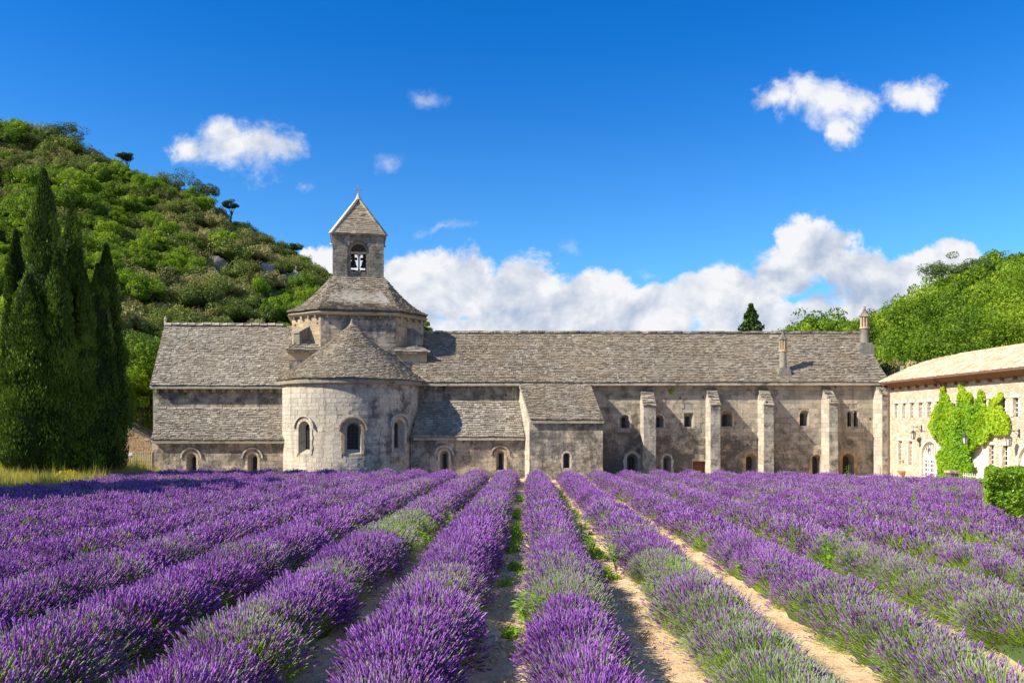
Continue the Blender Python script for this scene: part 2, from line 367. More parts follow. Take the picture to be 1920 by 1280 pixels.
def cut(o, cutter):
    """carve the closed loops in the MB 'cutter' out of object o, bake the result"""
    if not cutter.v: return o
    c = cutter.build('cutter_tmp', 'mortar', None)
    c.location = -W(o)
    import bmesh
    for me_ in (o.data, c.data):
        bm = bmesh.new(); bm.from_mesh(me_); bmesh.ops.recalc_face_normals(bm, faces=bm.faces); bm.to_mesh(me_); bm.free()
    md = o.modifiers.new('b', 'BOOLEAN'); md.operation = 'DIFFERENCE'; md.object = c; md.solver = 'EXACT'; md.use_self = True
    # same space: compare in world coordinates
    c.location = (0, 0, 0)
    bpy.context.view_layer.update()
    dg = bpy.context.evaluated_depsgraph_get()
    me = bpy.data.meshes.new_from_object(o.evaluated_get(dg))
    o.modifiers.clear(); old = o.data; o.data = me; bpy.data.meshes.remove(old)
    bpy.data.objects.remove(c)
    return o

# scatter instances on points, one object marked as stuff
def scatter(name, pts, eul, scl, idx, sources, parent=None, kind='stuff'):
    col = bpy.data.collections.new(name + '_kinds')
    for s_ in sources: col.objects.link(s_)
    me = bpy.data.meshes.new(name); off = np.array(W(parent))
    me.vertices.add(len(pts)); me.vertices.foreach_set('co', (np.asarray(pts, np.float32) - off.astype(np.float32)).ravel())
    for nm, typ, arr in (('rot', 'FLOAT_VECTOR', eul), ('scl', 'FLOAT_VECTOR', scl)):
        at = me.attributes.new(nm, typ, 'POINT'); at.data.foreach_set('vector', np.asarray(arr, np.float32).ravel())
    at = me.attributes.new('idx', 'INT', 'POINT'); at.data.foreach_set('value', np.asarray(idx, np.int32))
    me.update()
    o = add_obj(name, me, parent, kind=kind)
    ng = bpy.data.node_groups.new(name + '_scatter', 'GeometryNodeTree')
    ng.interface.new_socket('Geometry', in_out='INPUT', socket_type='NodeSocketGeometry')
    ng.interface.new_socket('Geometry', in_out='OUTPUT', socket_type='NodeSocketGeometry')
    n = ng.nodes; l = ng.links
    gi = n.new('NodeGroupInput'); go = n.new('NodeGroupOutput'); ip = n.new('GeometryNodeInstanceOnPoints')
    ci = n.new('GeometryNodeCollectionInfo'); ci.inputs['Collection'].default_value = col
    ci.inputs['Separate Children'].default_value = True; ci.inputs['Reset Children'].default_value = True
    def attr(nm, dt):
        a = n.new('GeometryNodeInputNamedAttribute'); a.data_type = dt; a.inputs['Name'].default_value = nm; return a.outputs[0]
    e = n.new('FunctionNodeEulerToRotation'); l.new(attr('rot', 'FLOAT_VECTOR'), e.inputs[0])
    l.new(gi.outputs[0], ip.inputs['Points']); l.new(ci.outputs[0], ip.inputs['Instance'])
    ip.inputs['Pick Instance'].default_value = True
    l.new(attr('idx', 'INT'), ip.inputs['Instance Index']); l.new(e.outputs[0], ip.inputs['Rotation']); l.new(attr('scl', 'FLOAT_VECTOR'), ip.inputs['Scale'])
    l.new(ip.outputs[0], go.inputs[0])
    md = o.modifiers.new('scatter', 'NODES'); md.node_group = ng
    return o
def source(name, me):       # a shape for scattering, in no scene collection
    return bpy.data.objects.new(name, me)
def eulers(dirs, spin):
    """Euler angles turning +Z onto each direction, then spinning about it"""
    out = np.empty((len(dirs), 3), np.float32)
    for i, (d, s_) in enumerate(zip(dirs, spin)):
        q = Vector(d).to_track_quat('Z', 'Y').to_matrix() @ Matrix.Rotation(s_, 3, 'Z')
        out[i] = q.to_euler()
    return out

# ------------------------------------------------------------------ the lie of the land
def sst(x, a, b):
    t = np.clip((x - a) / (b - a), 0, 1); return t * t * (3 - 2 * t)
YEND = ([-40, -20.6, -20.5, -18.6, -18.0, -17.9, 0, 12, 16, 20, 21, 40], [20, 20, 46, 46.4, 46.5, 46.5, 46.5, 45.8, 44.5, 39, 35, 33])
def yend(x): return np.interp(x, YEND[0], YEND[1])
def in_field(x, y): return y < float(yend(x)) - .3 and x > -17.9 - max(0.0, y - 27) * .14 - (27 - min(y, 27)) * .02
CU = [-1.2, -0.9, -0.64, -0.56, -0.473, -0.387, -0.353, -0.307, -0.267, -0.233, -0.173, -0.113, -0.07, 0.0, 0.25, 0.36, 0.42, 0.453, 0.493, 0.527, 0.56, 0.60, 0.64, 0.9, 1.2]
CV = [0.45, 0.42, 0.362, 0.343, 0.300, 0.266, 0.243, 0.222, 0.198, 0.178, 0.145, 0.088, 0.05, 0.03, 0.03, 0.062, 0.072, 0.083, 0.098, 0.112, 0.130, 0.150, 0.156, 0.20, 0.22]
def vnoise(x, y, s, seed=0):
    x = x / s; y = y / s; xi = np.floor(x).astype(np.int64); yi = np.floor(y).astype(np.int64); fx = x - xi; fy = y - yi
    def h(a, b):
        n = (a * 374761393 + b * 668265263 + seed * 974634777) & 0xffffffff
        n = ((n ^ (n >> 13)) * 1274126177) & 0xffffffff
        return ((n ^ (n >> 16)) & 0xffff) / 65535.0
    fx = fx * fx * (3 - 2 * fx); fy = fy * fy * (3 - 2 * fy)
    return (h(xi, yi) * (1 - fx) + h(xi + 1, yi) * fx) * (1 - fy) + (h(xi, yi + 1) * (1 - fx) + h(xi + 1, yi + 1) * fx) * fy
def terrain(x, y):
    x = np.asarray(x, float); y = np.asarray(y, float)
    ye = yend(x)
    z = -0.82 * np.power(np.clip((y - 9) / 38.0, 0, 1), 1.25)
    z = z + (0.62 * sst(y, 22, 44)) * sst(-x, 18.5, 25) * (1 - sst(y, 44, 56) * .6)          # grassy bank on the left
    uu = x / np.maximum(y, 30.0)
    vg = np.interp(uu, CU, CV)
    left = sst(-uu, -0.05, 0.1)
    y0 = 66.0; yc = 150.0 * left + 112.0 * (1 - left)
    t = (y - y0) / (yc - y0)
    zc = vg * yc + CH + 0.8
    tt = np.clip(t, 0, 1)
    hill = zc * (tt * 0.9 + 0.1 * tt * tt * (3 - 2 * tt))
    hill = hill - zc * 0.35 * sst(t, 1.0, 2.4)
    bump_ = (vnoise(x, y, 14, 3) - 0.5) * 3.0 + (vnoise(x, y, 6, 5) - 0.5) * 1.2
    hill = hill + bump_ * sst(t, 0.02, 0.25) * (1 - sst(t, 0.8, 1.0))
    return z + np.where(t > 0, hill, 0)
def tz(x, y): return float(terrain(np.array([x]), np.array([y]))[0])

xs = np.unique(np.concatenate([np.arange(-12, 12, 0.11), np.arange(-40, 40, 0.8), np.arange(-200, 200.1, 4), np.arange(-2200, 2201, 100)]).round(3))
ys = np.unique(np.concatenate([np.arange(4, 16, 0.10), np.arange(16, 50, 0.45), np.arange(-20, 60, 2.0), np.arange(60, 260, 3.0), np.arange(-1200, 2600, 80)]).round(3))
X, Y = np.meshgrid(xs, ys)
Z = terrain(X, Y)
# clods and a shallow furrow between the rows
SP = 1.70; X0 = 0.52; ROWU = 0.020
ph = (X - ROWU * Y - X0) / SP; ph = ph - np.round(ph)
near = (Y < 60) & (np.abs(X) < 14)
Z = Z + np.where(near, 0.05 * np.cos(2 * math.pi * ph) + (vnoise(X, Y, 0.45, 1) - 0.5) * 0.07 + (vnoise(X, Y, 0.16, 2) - 0.5) * 0.04, 0)
nx, ny = len(xs), len(ys)
ii, jj = np.meshgrid(np.arange(nx - 1), np.arange(ny - 1)); a = (jj * nx + ii).ravel()
g = np_mesh('ground', np.stack([X.ravel(), Y.ravel(), Z.ravel()], 1), np.stack([a, a + 1, a + nx + 1, a + nx], 1), 'ground')
g.polygons.foreach_set('use_smooth', [True] * len(g.polygons))
tag(add_obj('ground', g), kind='structure')
# ------------------------------------------------------------------ stone kit
STONE = []
for k in range(4):
    b_ = MB(); rr = random.Random(50 + k)
    j = lambda s_=0.03: rr.uniform(-s_, s_)
    # unit block: x along the wall, y into the wall (front face at y = 0 .. outward is -y), z up; corners worn in and uneven
    vs = [(-.5 + j(), 1, -.5), (.5 + j(), 1, -.5), (.5 + j(), 1, .5), (-.5 + j(), 1, .5)]
    fr = [(-.5, j(.25) * .3, -.5), (.5, j(.25) * .3, -.5), (.5, j(.25) * .3, .5), (-.5, j(.25) * .3, .5)]
    ins = [(x * (0.98 + j(.01)), y - 0.07, z * (0.962 + j(.012))) for x, y, z in fr]
    b_.add(vs + fr + ins, [(4, 5, 9, 8), (5, 6, 10, 9), (6, 7, 11, 10), (7, 4, 8, 11), (8, 9, 10, 11), (0, 4, 7, 3), (1, 2, 6, 5), (0, 1, 5, 4), (3, 7, 6, 2)])
    STONE.append(b_)
STONE_MESH = {}
def stone_mesh(k, mat):
    if (k, mat) not in STONE_MESH: STONE_MESH[(k, mat)] = STONE[k].mesh('stone', mat)
    return STONE_MESH[(k, mat)]
class Masonry:
    """collects the facing stones of one building; the largest 300 become parts, the rest one stuff part per stone colour"""
    def __init__(s, root, singles=300): s.root = root; s.st = []; s.n = singles
    def stone(s, c, udir, ndir, w_, h_, mat, proud=0.025, thick=0.12, pri=1.0):
        s.st.append((w_ * h_ * pri, Vector(c), Vector(udir).normalized(), Vector(ndir).normalized(), w_, h_, mat, proud, thick, random.randrange(4), random.random()))
    def wall(s, fn, u0, u1, z0, z1, mat, course=0.3, length=0.55, zones=(), zmax=None, umin=None, umax=None, pri=1.0, gap=0.007, quoin=None):
        """fn(u, z) -> point, udir, ndir. zones: (uc, z0, spring, r). zmax(u): sloping top. umin / umax(z): sloping sides"""
        z = z0; row = 0
        while z < z1 - 0.06:
            h_ = min(course * random.uniform(0.85, 1.15), z1 - z)
            if z1 - z - h_ < 0.1: h_ = z1 - z
            zm = z + h_ / 2
            a0 = umin(zm) if umin else u0; a1 = umax(zm) if umax else u1
            spans = [(a0, a1)]
            for (uc, q0, sp_, r_) in zones:
                if z + h_ < q0 or z > sp_ + r_: continue
                hw = r_ if zm < sp_ else math.sqrt(max(r_ * r_ - (zm - sp_) ** 2, 0))
                if hw <= 0: continue
                ns = []
                for (p0, p1) in spans:
                    if uc + hw <= p0 or uc - hw >= p1: ns.append((p0, p1)); continue
                    if uc - hw - p0 > 0.08: ns.append((p0, uc - hw))
                    if p1 - uc - hw > 0.08: ns.append((uc + hw, p1))
                spans = ns
            for (p0, p1) in spans:
                q = p0; first = True
                while q < p1 - 0.05:
                    L = length * random.uniform(0.6, 1.5)
                    if first and row % 2: L *= 0.5
                    first = False
                    if p1 - q - L < 0.15: L = p1 - q
                    um = q + L / 2
                    if zmax is None or z + h_ <= zmax(um) + 0.02:
                        pt, ud, nd = fn(um, zm)
                        s.stone(pt, ud, nd, L - gap, h_ - gap, mat, random.uniform(0.015, 0.024), 0.12, pri)
                    q += L
            z += h_; row += 1
    def finish(s):
        s.st.sort(key=lambda t: -t[0])
        rest = {}
        for i, (_, c, ud, nd, w_, h_, mat, pr, th, k, rv) in enumerate(s.st):
            up = ud.cross(-nd) if ud.cross(-nd).z > 0 else nd.cross(ud)
            M = Matrix((ud * w_, -nd * (th), up * h_)).transposed()
            o_ = c + nd * pr
            if i < s.n:
                o = bpy.data.objects.new('stone', stone_mesh(k, mat)); COL.objects.link(o); o.parent = s.root
                o.matrix_local = Matrix.Translation(o_ - W(s.root)) @ M.to_4x4()
            else:
                mb = rest.setdefault(mat, MB()); b_ = STONE[k]
                mb.add([o_ + M @ Vector(q) for q in b_.v], b_.f, 0, rv + 0.001)
        for mat, mb in rest.items(): mb.build('facing_stones', mat, s.root, kind='stuff')
def planar(p0, p1):
    """wall frame through p0 towards p1 (seen left to right from outside), u in metres from p0"""
    p0 = Vector((p0[0], p0[1], 0)); ud = (Vector((p1[0], p1[1], 0)) - p0).normalized(); nd = Vector((ud.y, -ud.x, 0))
    return lambda u, z: (p0 + ud * u + Vector((0, 0, z)), ud, nd)
def arch_loop(w_, z0, ztop, kind='round', n=9):
    r = w_ / 2
    if kind == 'square': return [(-r, z0), (r, z0), (r, ztop), (-r, ztop)]
    if kind == 'segment':
        pts = [(-r, z0), (r, z0)]
        for i in range(n + 1):
            t = -1 + 2 * i / n; pts.append((-t * r, ztop - 0.35 * r * t * t))
        return pts
    if kind == 'pointed':
        pts = [(-r, z0), (r, z0)]; sp_ = ztop - 1.5 * r
        for i in range(n + 1):
            t = 1 - 2 * i / n; pts.append((t * r, sp_ + 1.5 * r * (1 - abs(t) ** 1.7)))
        return pts
    sp_ = ztop - r
    return [(-r, z0), (r, z0)] + [(r * math.cos(math.pi * i / n), sp_ + r * math.sin(math.pi * i / n)) for i in range(n + 1)]
def window(fn, uc, z0, ztop, wo, wi, cutter, parent, mat='pale_limestone', depth=0.55, kind='round', inner_kind=None, hood=None, sill_in=0.0, sill_out=0.0,
           name='window', ring=0.15, pane_mat='window_glass', grid=(1, 4), zi_top=None, bar_mat='dark_iron', bar=0.02, zi0=None):
    """splayed opening cut in a wall, with dressed surround (the part), dark pane and glazing bars (sub-parts)"""
    inner_kind = inner_kind or kind
    zt_i = zi_top if zi_top is not None else ztop - (wo - wi) * 0.4
    z_i0 = zi0 if zi0 is not None else z0 + sill_in
    lo_ = arch_loop(wo, z0 - sill_out, ztop, kind); li = arch_loop(wi, z_i0, zt_i, inner_kind)
    if len(lo_) != len(li): li = arch_loop(wi, z_i0, zt_i, kind)
    def at(du, z, d):
        p_, ud, nd = fn(uc, z); return p_ + ud * du + nd * d
    # cutter from just outside the face to the depth of the pane
    k = 0.35 / depth
    outer = [at(a_ + (a_ - b_) * k * 0.0, z, 0.35) for (a_, z), (b_, _) in zip(lo_, li)]
    face = [at(a_, z, 0.0) for a_, z in lo_]; inner = [at(a_, z, -depth) for a_, z in li]
    n = len(lo_)
    cutter.add(outer + face + inner, [tuple(range(n - 1, -1, -1)), tuple(range(2 * n, 3 * n))] +
               [(r * n + i, r * n + (i + 1) % n, (r + 1) * n + (i + 1) % n, (r + 1) * n + i) for r in (0, 1) for i in range(n)])
    # surround: jamb stones and voussoirs just proud of the face
    sb = MB(); r = wo / 2; pr = 0.035
    def piece(a0, z0_, a1, z1_, a2, z2_, a3, z3_, pr_=pr):
        q = [(a0, z0_), (a1, z1_), (a2, z2_), (a3, z3_)]
        sb.prism([at(a_, z, -0.12) for a_, z in q], [at(a_, z, pr_) for a_, z in q], 0, random.random() * 0.9 + 0.05)
    spr = (ztop - r) if kind == 'round' else ztop - (0.0 if kind == 'square' else 0.6 * r)
    z = z0; i = 0
    while z < spr - 0.02:
        z2 = min(z + 0.28, spr); 
        if spr - z2 < 0.1: z2 = spr
        e = ring + (0.05 if i % 2 else 0.0)
        for sg in (-1, 1):
            q = [(sg * (r + 0.002), z), (sg * (r + e), z), (sg * (r + e), z2 - 0.01), (sg * (r + 0.002), z2 - 0.01)]
            if sg < 0: q = q[::-1]
            piece(*[c for t in q for c in t])
        z = z2; i += 1
    if kind == 'round':
        nv = 7
        for i in range(nv):
            t0 = math.pi * i / nv + 0.02; t1 = math.pi * (i + 1) / nv - 0.02
            rr0 = r + 0.002; rr1 = r + ring
            piece(rr0 * math.cos(t0), spr + rr0 * math.sin(t0), rr1 * math.cos(t0), spr + rr1 * math.sin(t0),
                  rr1 * math.cos(t1), spr + rr1 * math.sin(t1), rr0 * math.cos(t1), spr + rr0 * math.sin(t1))
    else:
        e = 0.16
        piece(-r - ring, ztop + 0.003, r + ring, ztop + 0.003, r + ring, ztop + e, -r - ring, ztop + e)
    if hood:
        r0 = r + hood; nh = 10
        for i in range(nh):
            t0 = math.pi * i / nh; t1 = math.pi * (i + 1) / nh
            q = [(r0 * math.cos(t0), spr + r0 * math.sin(t0)), ((r0 + .09) * math.cos(t0), spr + (r0 + .09) * math.sin(t0)),
                 ((r0 + .09) * math.cos(t1), spr + (r0 + .09) * math.sin(t1)), (r0 * math.cos(t1), spr + r0 * math.sin(t1))]
            piece(*[c for t in q for c in t], pr_=0.13)
    wd = sb.build(name, mat, parent)
    pb = MB(); q = [(a_, z) for a_, z in li]
    pb.prism([at(a_ * 0.995, z, -depth - 0.02) for a_, z in q], [at(a_ * 0.995, z, -depth + 0.012) for a_, z in q])
    pb.build('pane', pane_mat, wd)
    if grid:
        gb = MB(); gx, gz = grid; top = zt_i - wi * 0.1
        def barbox(a0, za, a1, zb):
            q = [(a0, za), (a1, za), (a1, zb), (a0, zb)]
            gb.prism([at(a_, z, -depth + 0.014) for a_, z in q], [at(a_, z, -depth + 0.014 + bar) for a_, z in q])
        for i in range(1, gx + 1):
            a_ = -wi / 2 + wi * i / (gx + 1); barbox(a_ - bar / 2, z_i0, a_ + bar / 2, top)
        for i in range(1, gz + 1):
            z = z_i0 + (top - z_i0) * i / (gz + 1); barbox(-wi / 2 + .01, z - bar / 2, wi / 2 - .01, z + bar / 2)
        gb.build('glazing_bars', bar_mat, wd)
    return (uc, z0 - 0.02, spr if kind == 'round' else ztop, r + ring) if kind == 'round' else (uc, z0 - 0.02, ztop + 0.15, r + ring)

# lauze roofs: every stone a slab with its own thickness, overlapping the row below
def slabs(mb, f, length, slope, mi=0, exposure=0.21, tw=(0.11, 0.31), thick=0.06, keep=None, tr=(0.0, 1.0)):
    """f(s, t): s 0..1 along the eave, t 0..1 from eave to ridge; length(t): metres along at height t"""
    rows = max(2, int(round(slope / exposure * (tr[1] - tr[0])))); dt = (tr[1] - tr[0]) / rows
    ph1, ph2 = random.uniform(0, 6), random.uniform(0, 6)
    for r in range(rows):
        t0 = tr[0] + r * dt; L = length(t0 + dt / 2); s_ = -random.uniform(0, 0.2) / max(L, .1)
        while s_ < 1.0:
            w_ = random.uniform(*tw) / max(L, 0.1); a = max(s_, 0.0); b = min(s_ + w_, 1.0); s_ += w_
            if b - a < 0.03 / max(L, .1): continue
            if keep and not keep((a + b) / 2, t0): continue
            g_ = 0.006 / max(L, .1); a += g_; b -= g_
            jt = random.uniform(-0.16, 0.16) * dt + 0.12 * dt * math.sin(a * L * 0.6 + ph1 + r * 0.7); th = thick * random.uniform(0.4, 1.25)
            tb = min(t0 + dt * 1.35, tr[1]); ta = t0 + (jt if r else jt * 0.4)
            sag = 0.02 * math.sin(a * L * 0.5 + ph2)
            pa, pb_, pc, pd = f(a, ta), f(b, ta), f(b, tb), f(a, tb)
            nrm = (pb_ - pa).cross(pd - pa)
            if nrm.length < 1e-9: continue
            nrm.normalize()
            if nrm.z < 0: nrm = -nrm
            lo_, hi_ = th + sag * 0.3 + 0.03, 0.012
            tl = random.uniform(-0.012, 0.012)
            v_ = [pa - nrm * 0.02, pb_ - nrm * 0.02, pa + nrm * (lo_ + tl), pb_ + nrm * (lo_ - tl), pc + nrm * hi_, pd + nrm * hi_]
            mb.add(v_, [(0, 1, 3, 2), (2, 3, 4, 5), (0, 2, 5), (1, 4, 3)], mi, random.uniform(0.02, 0.98))
def quadf(A, B, C, D, sag=0.0):
    """A eave left, B eave right, C ridge right, D ridge left; slight hollow when sag > 0"""
    A, B, C, D = map(Vector, (A, B, C, D))
    def f(s, t):
        p_ = (A * (1 - s) + B * s) * (1 - t) + (D * (1 - s) + C * s) * t
        wv = 0.03 * math.sin(s * 11 + t * 3) + 0.02 * math.sin(s * 29 + 1)
        p_.z += wv * (1 - abs(2 * t - 1) * 0.5) - sag * 4 * t * (1 - t)
        return p_
    return f
def roof_quad(parent, A, B, C, D, mat='stone_roof_tiles', exposure=0.27, sag=0.0, under=True, name='roof_slabs', thick=0.062, keep=None, tw=(0.11, 0.32)):
    f = quadf(A, B, C, D, sag)
    L0 = (Vector(B) - Vector(A)).length; L1 = (Vector(C) - Vector(D)).length
    sl_ = ((Vector(D) + Vector(C)) / 2 - (Vector(A) + Vector(B)) / 2).length
    mb = MB(); slabs(mb, f, lambda t: L0 * (1 - t) + L1 * t, sl_, 0, exposure, tw, thick, keep)
    return mb.build(name, mat, parent, kind='stuff')
def solid_deck(parent, A, B, C, D, mat='mortar', t=0.12, name='roof_deck'):
    dn = Vector((0, 0, -t)); lift = Vector((0, 0, -0.08)); mb = MB()
    q = [Vector(x) + lift for x in (A, B, C, D)]
    mb.prism([x + dn for x in q], q); return mb.build(name, mat, parent)
def ridge_stones(mas_root, a, b, mat='pale_limestone', step=0.55, w_=0.42, h_=0.16):
    a, b = Vector(a), Vector(b); n = max(1, int((b - a).length / step)); d = (b - a) / n
    ud = d.normalized()
    for i in range(n):
        c = a + d * (i + 0.5) + Vector((0, 0, random.uniform(-0.02, 0.03)))
        nd = ud.cross(Vector((0, 0, 1)))
        o = bpy.data.objects.new('ridge_stone', stone_mesh(random.randrange(4), mat)); COL.objects.link(o); o.parent = mas_root
        M = Matrix((ud * d.length * random.uniform(.9, .98), -nd * w_, Vector((0, 0, h_)))).transposed()
        o.matrix_local = Matrix.Translation(c + nd * w_ / 2 - W(mas_root)) @ M.to_4x4()
def corbels(root, fn, u0, u1, n, z, mat='cornice_limestone', w_=0.16, h_=0.24, d=0.24):
    for i in range(n):
        u_ = u0 + (u1 - u0) * (i + 0.5) / n; p_, ud, nd = fn(u_, z)
        o = bpy.data.objects.new('corbel', stone_mesh(i % 4, mat)); COL.objects.link(o); o.parent = root
        M = Matrix((ud * w_, -nd * (d + 0.1), Vector((0, 0, h_)))).transposed()
        o.matrix_local = Matrix.Translation(p_ + nd * d - W(root)) @ M.to_4x4()
def cornice(root, fn, u0, u1, z, h_=0.13, d=0.3, mat='cornice_limestone', name='cornice'):
    mb = MB(); q = []
    for u_ in (u0, u1):
        p_, ud, nd = fn(u_, z); q.append([p_ - nd * 0.06, p_ + nd * (d - 0.08), p_ + nd * d + Vector((0, 0, h_ * .5)), p_ + nd * d + Vector((0, 0, h_)), p_ - nd * 0.06 + Vector((0, 0, h_))])
    mb.prism(q[0], q[1]); return mb.build(name, mat, root)
def putlogs(root, fn, pts):
    """dark blocks set on the masonry for scaffold holes, their shade put into the colour"""
    for (u_, z) in pts:
        mb = MB()
        p_, ud, nd = fn(u_, z); s_ = 0.05; up = Vector((0, 0, 1))
        q = [p_ - ud * s_ - up * s_ * 1.3, p_ + ud * s_ - up * s_ * 1.3, p_ + ud * s_ + up * s_ * 1.3, p_ - ud * s_ + up * s_ * 1.3]
        mb.prism([x - nd * 0.02 for x in q], [x + nd * 0.046 for x in q]); mb.build('putlog_dark_block', 'dark_iron', root)

# =================================================================== ABBEY CHURCH
G0 = -1.2
APC = Vector((-10.37, 51.8, 0)); AR = 4.3
church = thing('abbey_church', (-11, 52, -0.8), 'grey stone abbey church with round apse, eight-sided lantern and bell tower', 'church')
mas = Masonry(church, 205)
def px2x(px, Y): return (px - 960) / F * Y
def z_at(py, Y): return CH + (HZ - py) / F * Y

# --- left transept, upper wall
TY = 53.0; tx0, tx1 = px2x(287, TY), px2x(533, TY) + 1.5
twall = planar((tx0, TY), (tx1, TY))
mb = MB(); zE = z_at(724, TY)
zR = 9.5; TRY = 57.0
mb.box((tx0, TY, G0), (tx1, 61.0, zE)); wall_o = mb.build('transept_wall', 'mortar', church)
mb = MB(); mb.prism([(tx0 + .004, TY + .01, zE), (tx0 + .004, 60.99, zE), (tx0 - .0, TRY, zR - 0.35)], [(tx0 + .7, TY + .01, zE), (tx0 + .7, 60.99, zE), (tx0 + .7, TRY, zR - 0.35)])
mb.build('gable_wall', 'weathered_limestone', church)
mas.wall(twall, 0, tx1 - tx0, 3.3, zE - 0.12, 'weathered_limestone', 0.3, 0.6)
cornice(church, twall, -0.1, tx1 - tx0, zE - 0.14, 0.14, 0.34)
corbels(church, twall, 0.0, 8.8, 14, zE - 0.28)
putlogs(church, twall, [(1.2, 4.15), (2.8, 4.17), (5.6, 4.15), (7.9, 4.13)])
A = Vector((px2x(281.5, 52.45), 52.45, z_at(723, 52.45))); B = Vector((-13.0, 52.45, A.z)); D = Vector((px2x(309, TRY), TRY, zR + .03)); C = Vector((-13.0, TRY, zR - 0.02))
solid_deck(church, A, B, C, D); roof_quad(church, A, B, C, D, 'stone_roof_tiles_grey', 0.225, 0.05)
A2 = Vector((A.x, 61.6, A.z)); B2 = Vector((B.x, 61.6, B.z)); solid_deck(church, B2, A2, D, C); roof_quad(church, B2, A2, D, C, exposure=0.5)
ridge_stones(church, D + Vector((0, 0, .1)), Vector((px2x(533, TRY), TRY, zR + .07)))
mb = MB(); mb.lathe(D + Vector((0.05, 0, 0.1)), [(.11, 0), (.09, .25), (.13, .32), (.05, .5), (.0, .62)], 8); mb.build('finial', 'pale_limestone', church)

# --- left side chapels under a lean-to roof
LY = 50.0; lx0, lx1 = px2x(286, LY), px2x(533, LY) + 1.0
lwall = planar((lx0, LY), (lx1, LY)); zl = z_at(826, LY)
mb = MB(); mb.prism([(lx0, LY, G0), (lx0, TY + .0, G0), (lx0 - 1.1, TY - .01, G0), (lx0 - .01, LY, G0)][:2] + [(lx0, TY, 3.3), (lx0, LY, zl)],
                    [(lx1, LY, G0), (lx1, TY, G0), (lx1, TY, 3.3), (lx1, LY, zl)])
lw_o = mb.build('chapel_wall', 'mortar', church)
ct = MB(); zn = []
for pxc in (359, 473.5):
    uc = px2x(pxc, LY) - lx0
    zn.append(window(lwall, uc, -0.6, z_at(849, LY), 0.62, 0.24, ct, church, 'pale_limestone', 0.5, hood=0.27, ring=0.12, zi_top=z_at(857, LY) + .02, name='chapel_window'))
cut(lw_o, ct)
mas.wall(lwall, 0, lx1 - lx0 - .6, -1.0, zl - 0.02, 'weathered_limestone', 0.27, 0.45, zn)
endw = planar((lx0, TY), (lx0, LY))
mas.wall(endw, 0, TY - LY, -1.0, 3.2, 'pale_limestone', 0.3, 0.5, zmax=lambda u_: zl + (1 - u_ / 3.0) * 1.9)
A = Vector((px2x(283, 49.65), 49.65, z_at(825, 49.65))); B = Vector((px2x(533, 49.65) + .9, 49.65, A.z)); D = Vector((px2x(297, 52.97), 52.97, z_at(766, 52.97))); C = Vector((B.x, 52.97, D.z))
solid_deck(church, A, B, C, D); roof_quad(church, A, B, C, D, 'stone_roof_tiles_grey', 0.22, 0.06, name='chapel_roof_slabs')
ridge_stones(church, D + Vector((0, -.06, .05)), C + Vector((-1.0, -.06, .05)), 'pale_limestone', 0.6, 0.14, 0.12)

# --- apse
def cyl(c, r):
    def fn(u_, z):
        a = u_ / r; return (Vector((c.x + r * math.sin(a), c.y - r * math.cos(a), z)), Vector((math.cos(a), math.sin(a), 0)), Vector((math.sin(a), -math.cos(a), 0)))
    return fn
ap = cyl(APC, AR); zA = 4.92
mb = MB(); mb.lathe((APC.x, APC.y, 0), [(AR, G0), (AR, zA)], 96); aw = mb.build('apse_wall', 'mortar', church)
def az_for(px):     # arc length on the apse seen at column px
    best = min(range(-1500, 1501, 4), key=lambda k: abs((ap(k / 1000 * AR, 0)[0].x / ap(k / 1000 * AR, 0)[0].y) * F + 960 - px) + (0 if abs(k) < 1480 else 1e3))
    return best / 1000 * AR
ct = MB(); zn = []
for pxc, wo, wi, y0_, y1_ in ((571, 0.92, 0.46, 851, 789), (661.5, 0.98, 0.66, 851, 791), (748, 0.90, 0.46, 848, 786)):
    uc = az_for(pxc); Yw = ap(uc, 0)[0].y
    zn.append(window(ap, uc, z_at(y0_, Yw), z_at(y1_, Yw) , wo, wi, ct, church, 'pale_limestone' if pxc != 661.5 else 'cornice_limestone', 0.36, hood=0.27, ring=0.16, sill_in=0.28, grid=(2, 6), name='apse_window'))
cut(aw, ct)
mas.wall(ap, -1.45 * AR, 1.45 * AR, -1.0, zA - 0.02, 'apse_limestone', 0.26, 0.5, zn, pri=1.5)
mb = MB(); mb.lathe((APC.x, APC.y, 0), [(AR - .1, zA - 0.02), (AR + .05, zA), (AR + .16, zA + .10), (AR + .22, zA + .20), (AR - .1, zA + .21)], 96); mb.build('cornice', 'cornice_limestone', church)
zAE = 5.08; zAP = 9.0; RE = AR + 0.34
def conef(s, t):
    a = (-1.75 + 3.5 * s); r = RE * (1 - t) + 0.02
    fl = 0.16 * (1 - t) ** 3 - 0.10 * math.sin(math.pi * t)
    return Vector((APC.x + r * math.sin(a), APC.y - r * math.cos(a), zAE + (zAP - zAE) * t + fl + 0.02 * math.sin(a * 9)))
mb = MB(); slabs(mb, conef, lambda t: 3.5 * RE * (1 - t) + .02, math.hypot(RE, zAP - zAE), 0, 0.19, (0.11, 0.29), 0.06)
mb.build('apse_roof_slabs', 'stone_roof_tiles', church, kind='stuff')
mb = MB(); mb.lathe((APC.x, APC.y, 0), [(RE - .06, zAE - .12), (RE - .06, zAE + .1), (RE * .5, (zAE + zAP) / 2 - .18), (0.02, zAP - .1)], 64); mb.build('apse_roof_deck', 'mortar', church)
mb = MB(); mb.lathe((APC.x, APC.y, zAP - .14), [(.24, 0), (.12, .16), (.04, .40), (.0, .46)], 8); mb.build('finial', 'tower_limestone', church)
marker = set(o.name for o in church.children)
mas_l = Masonry(church, 90)
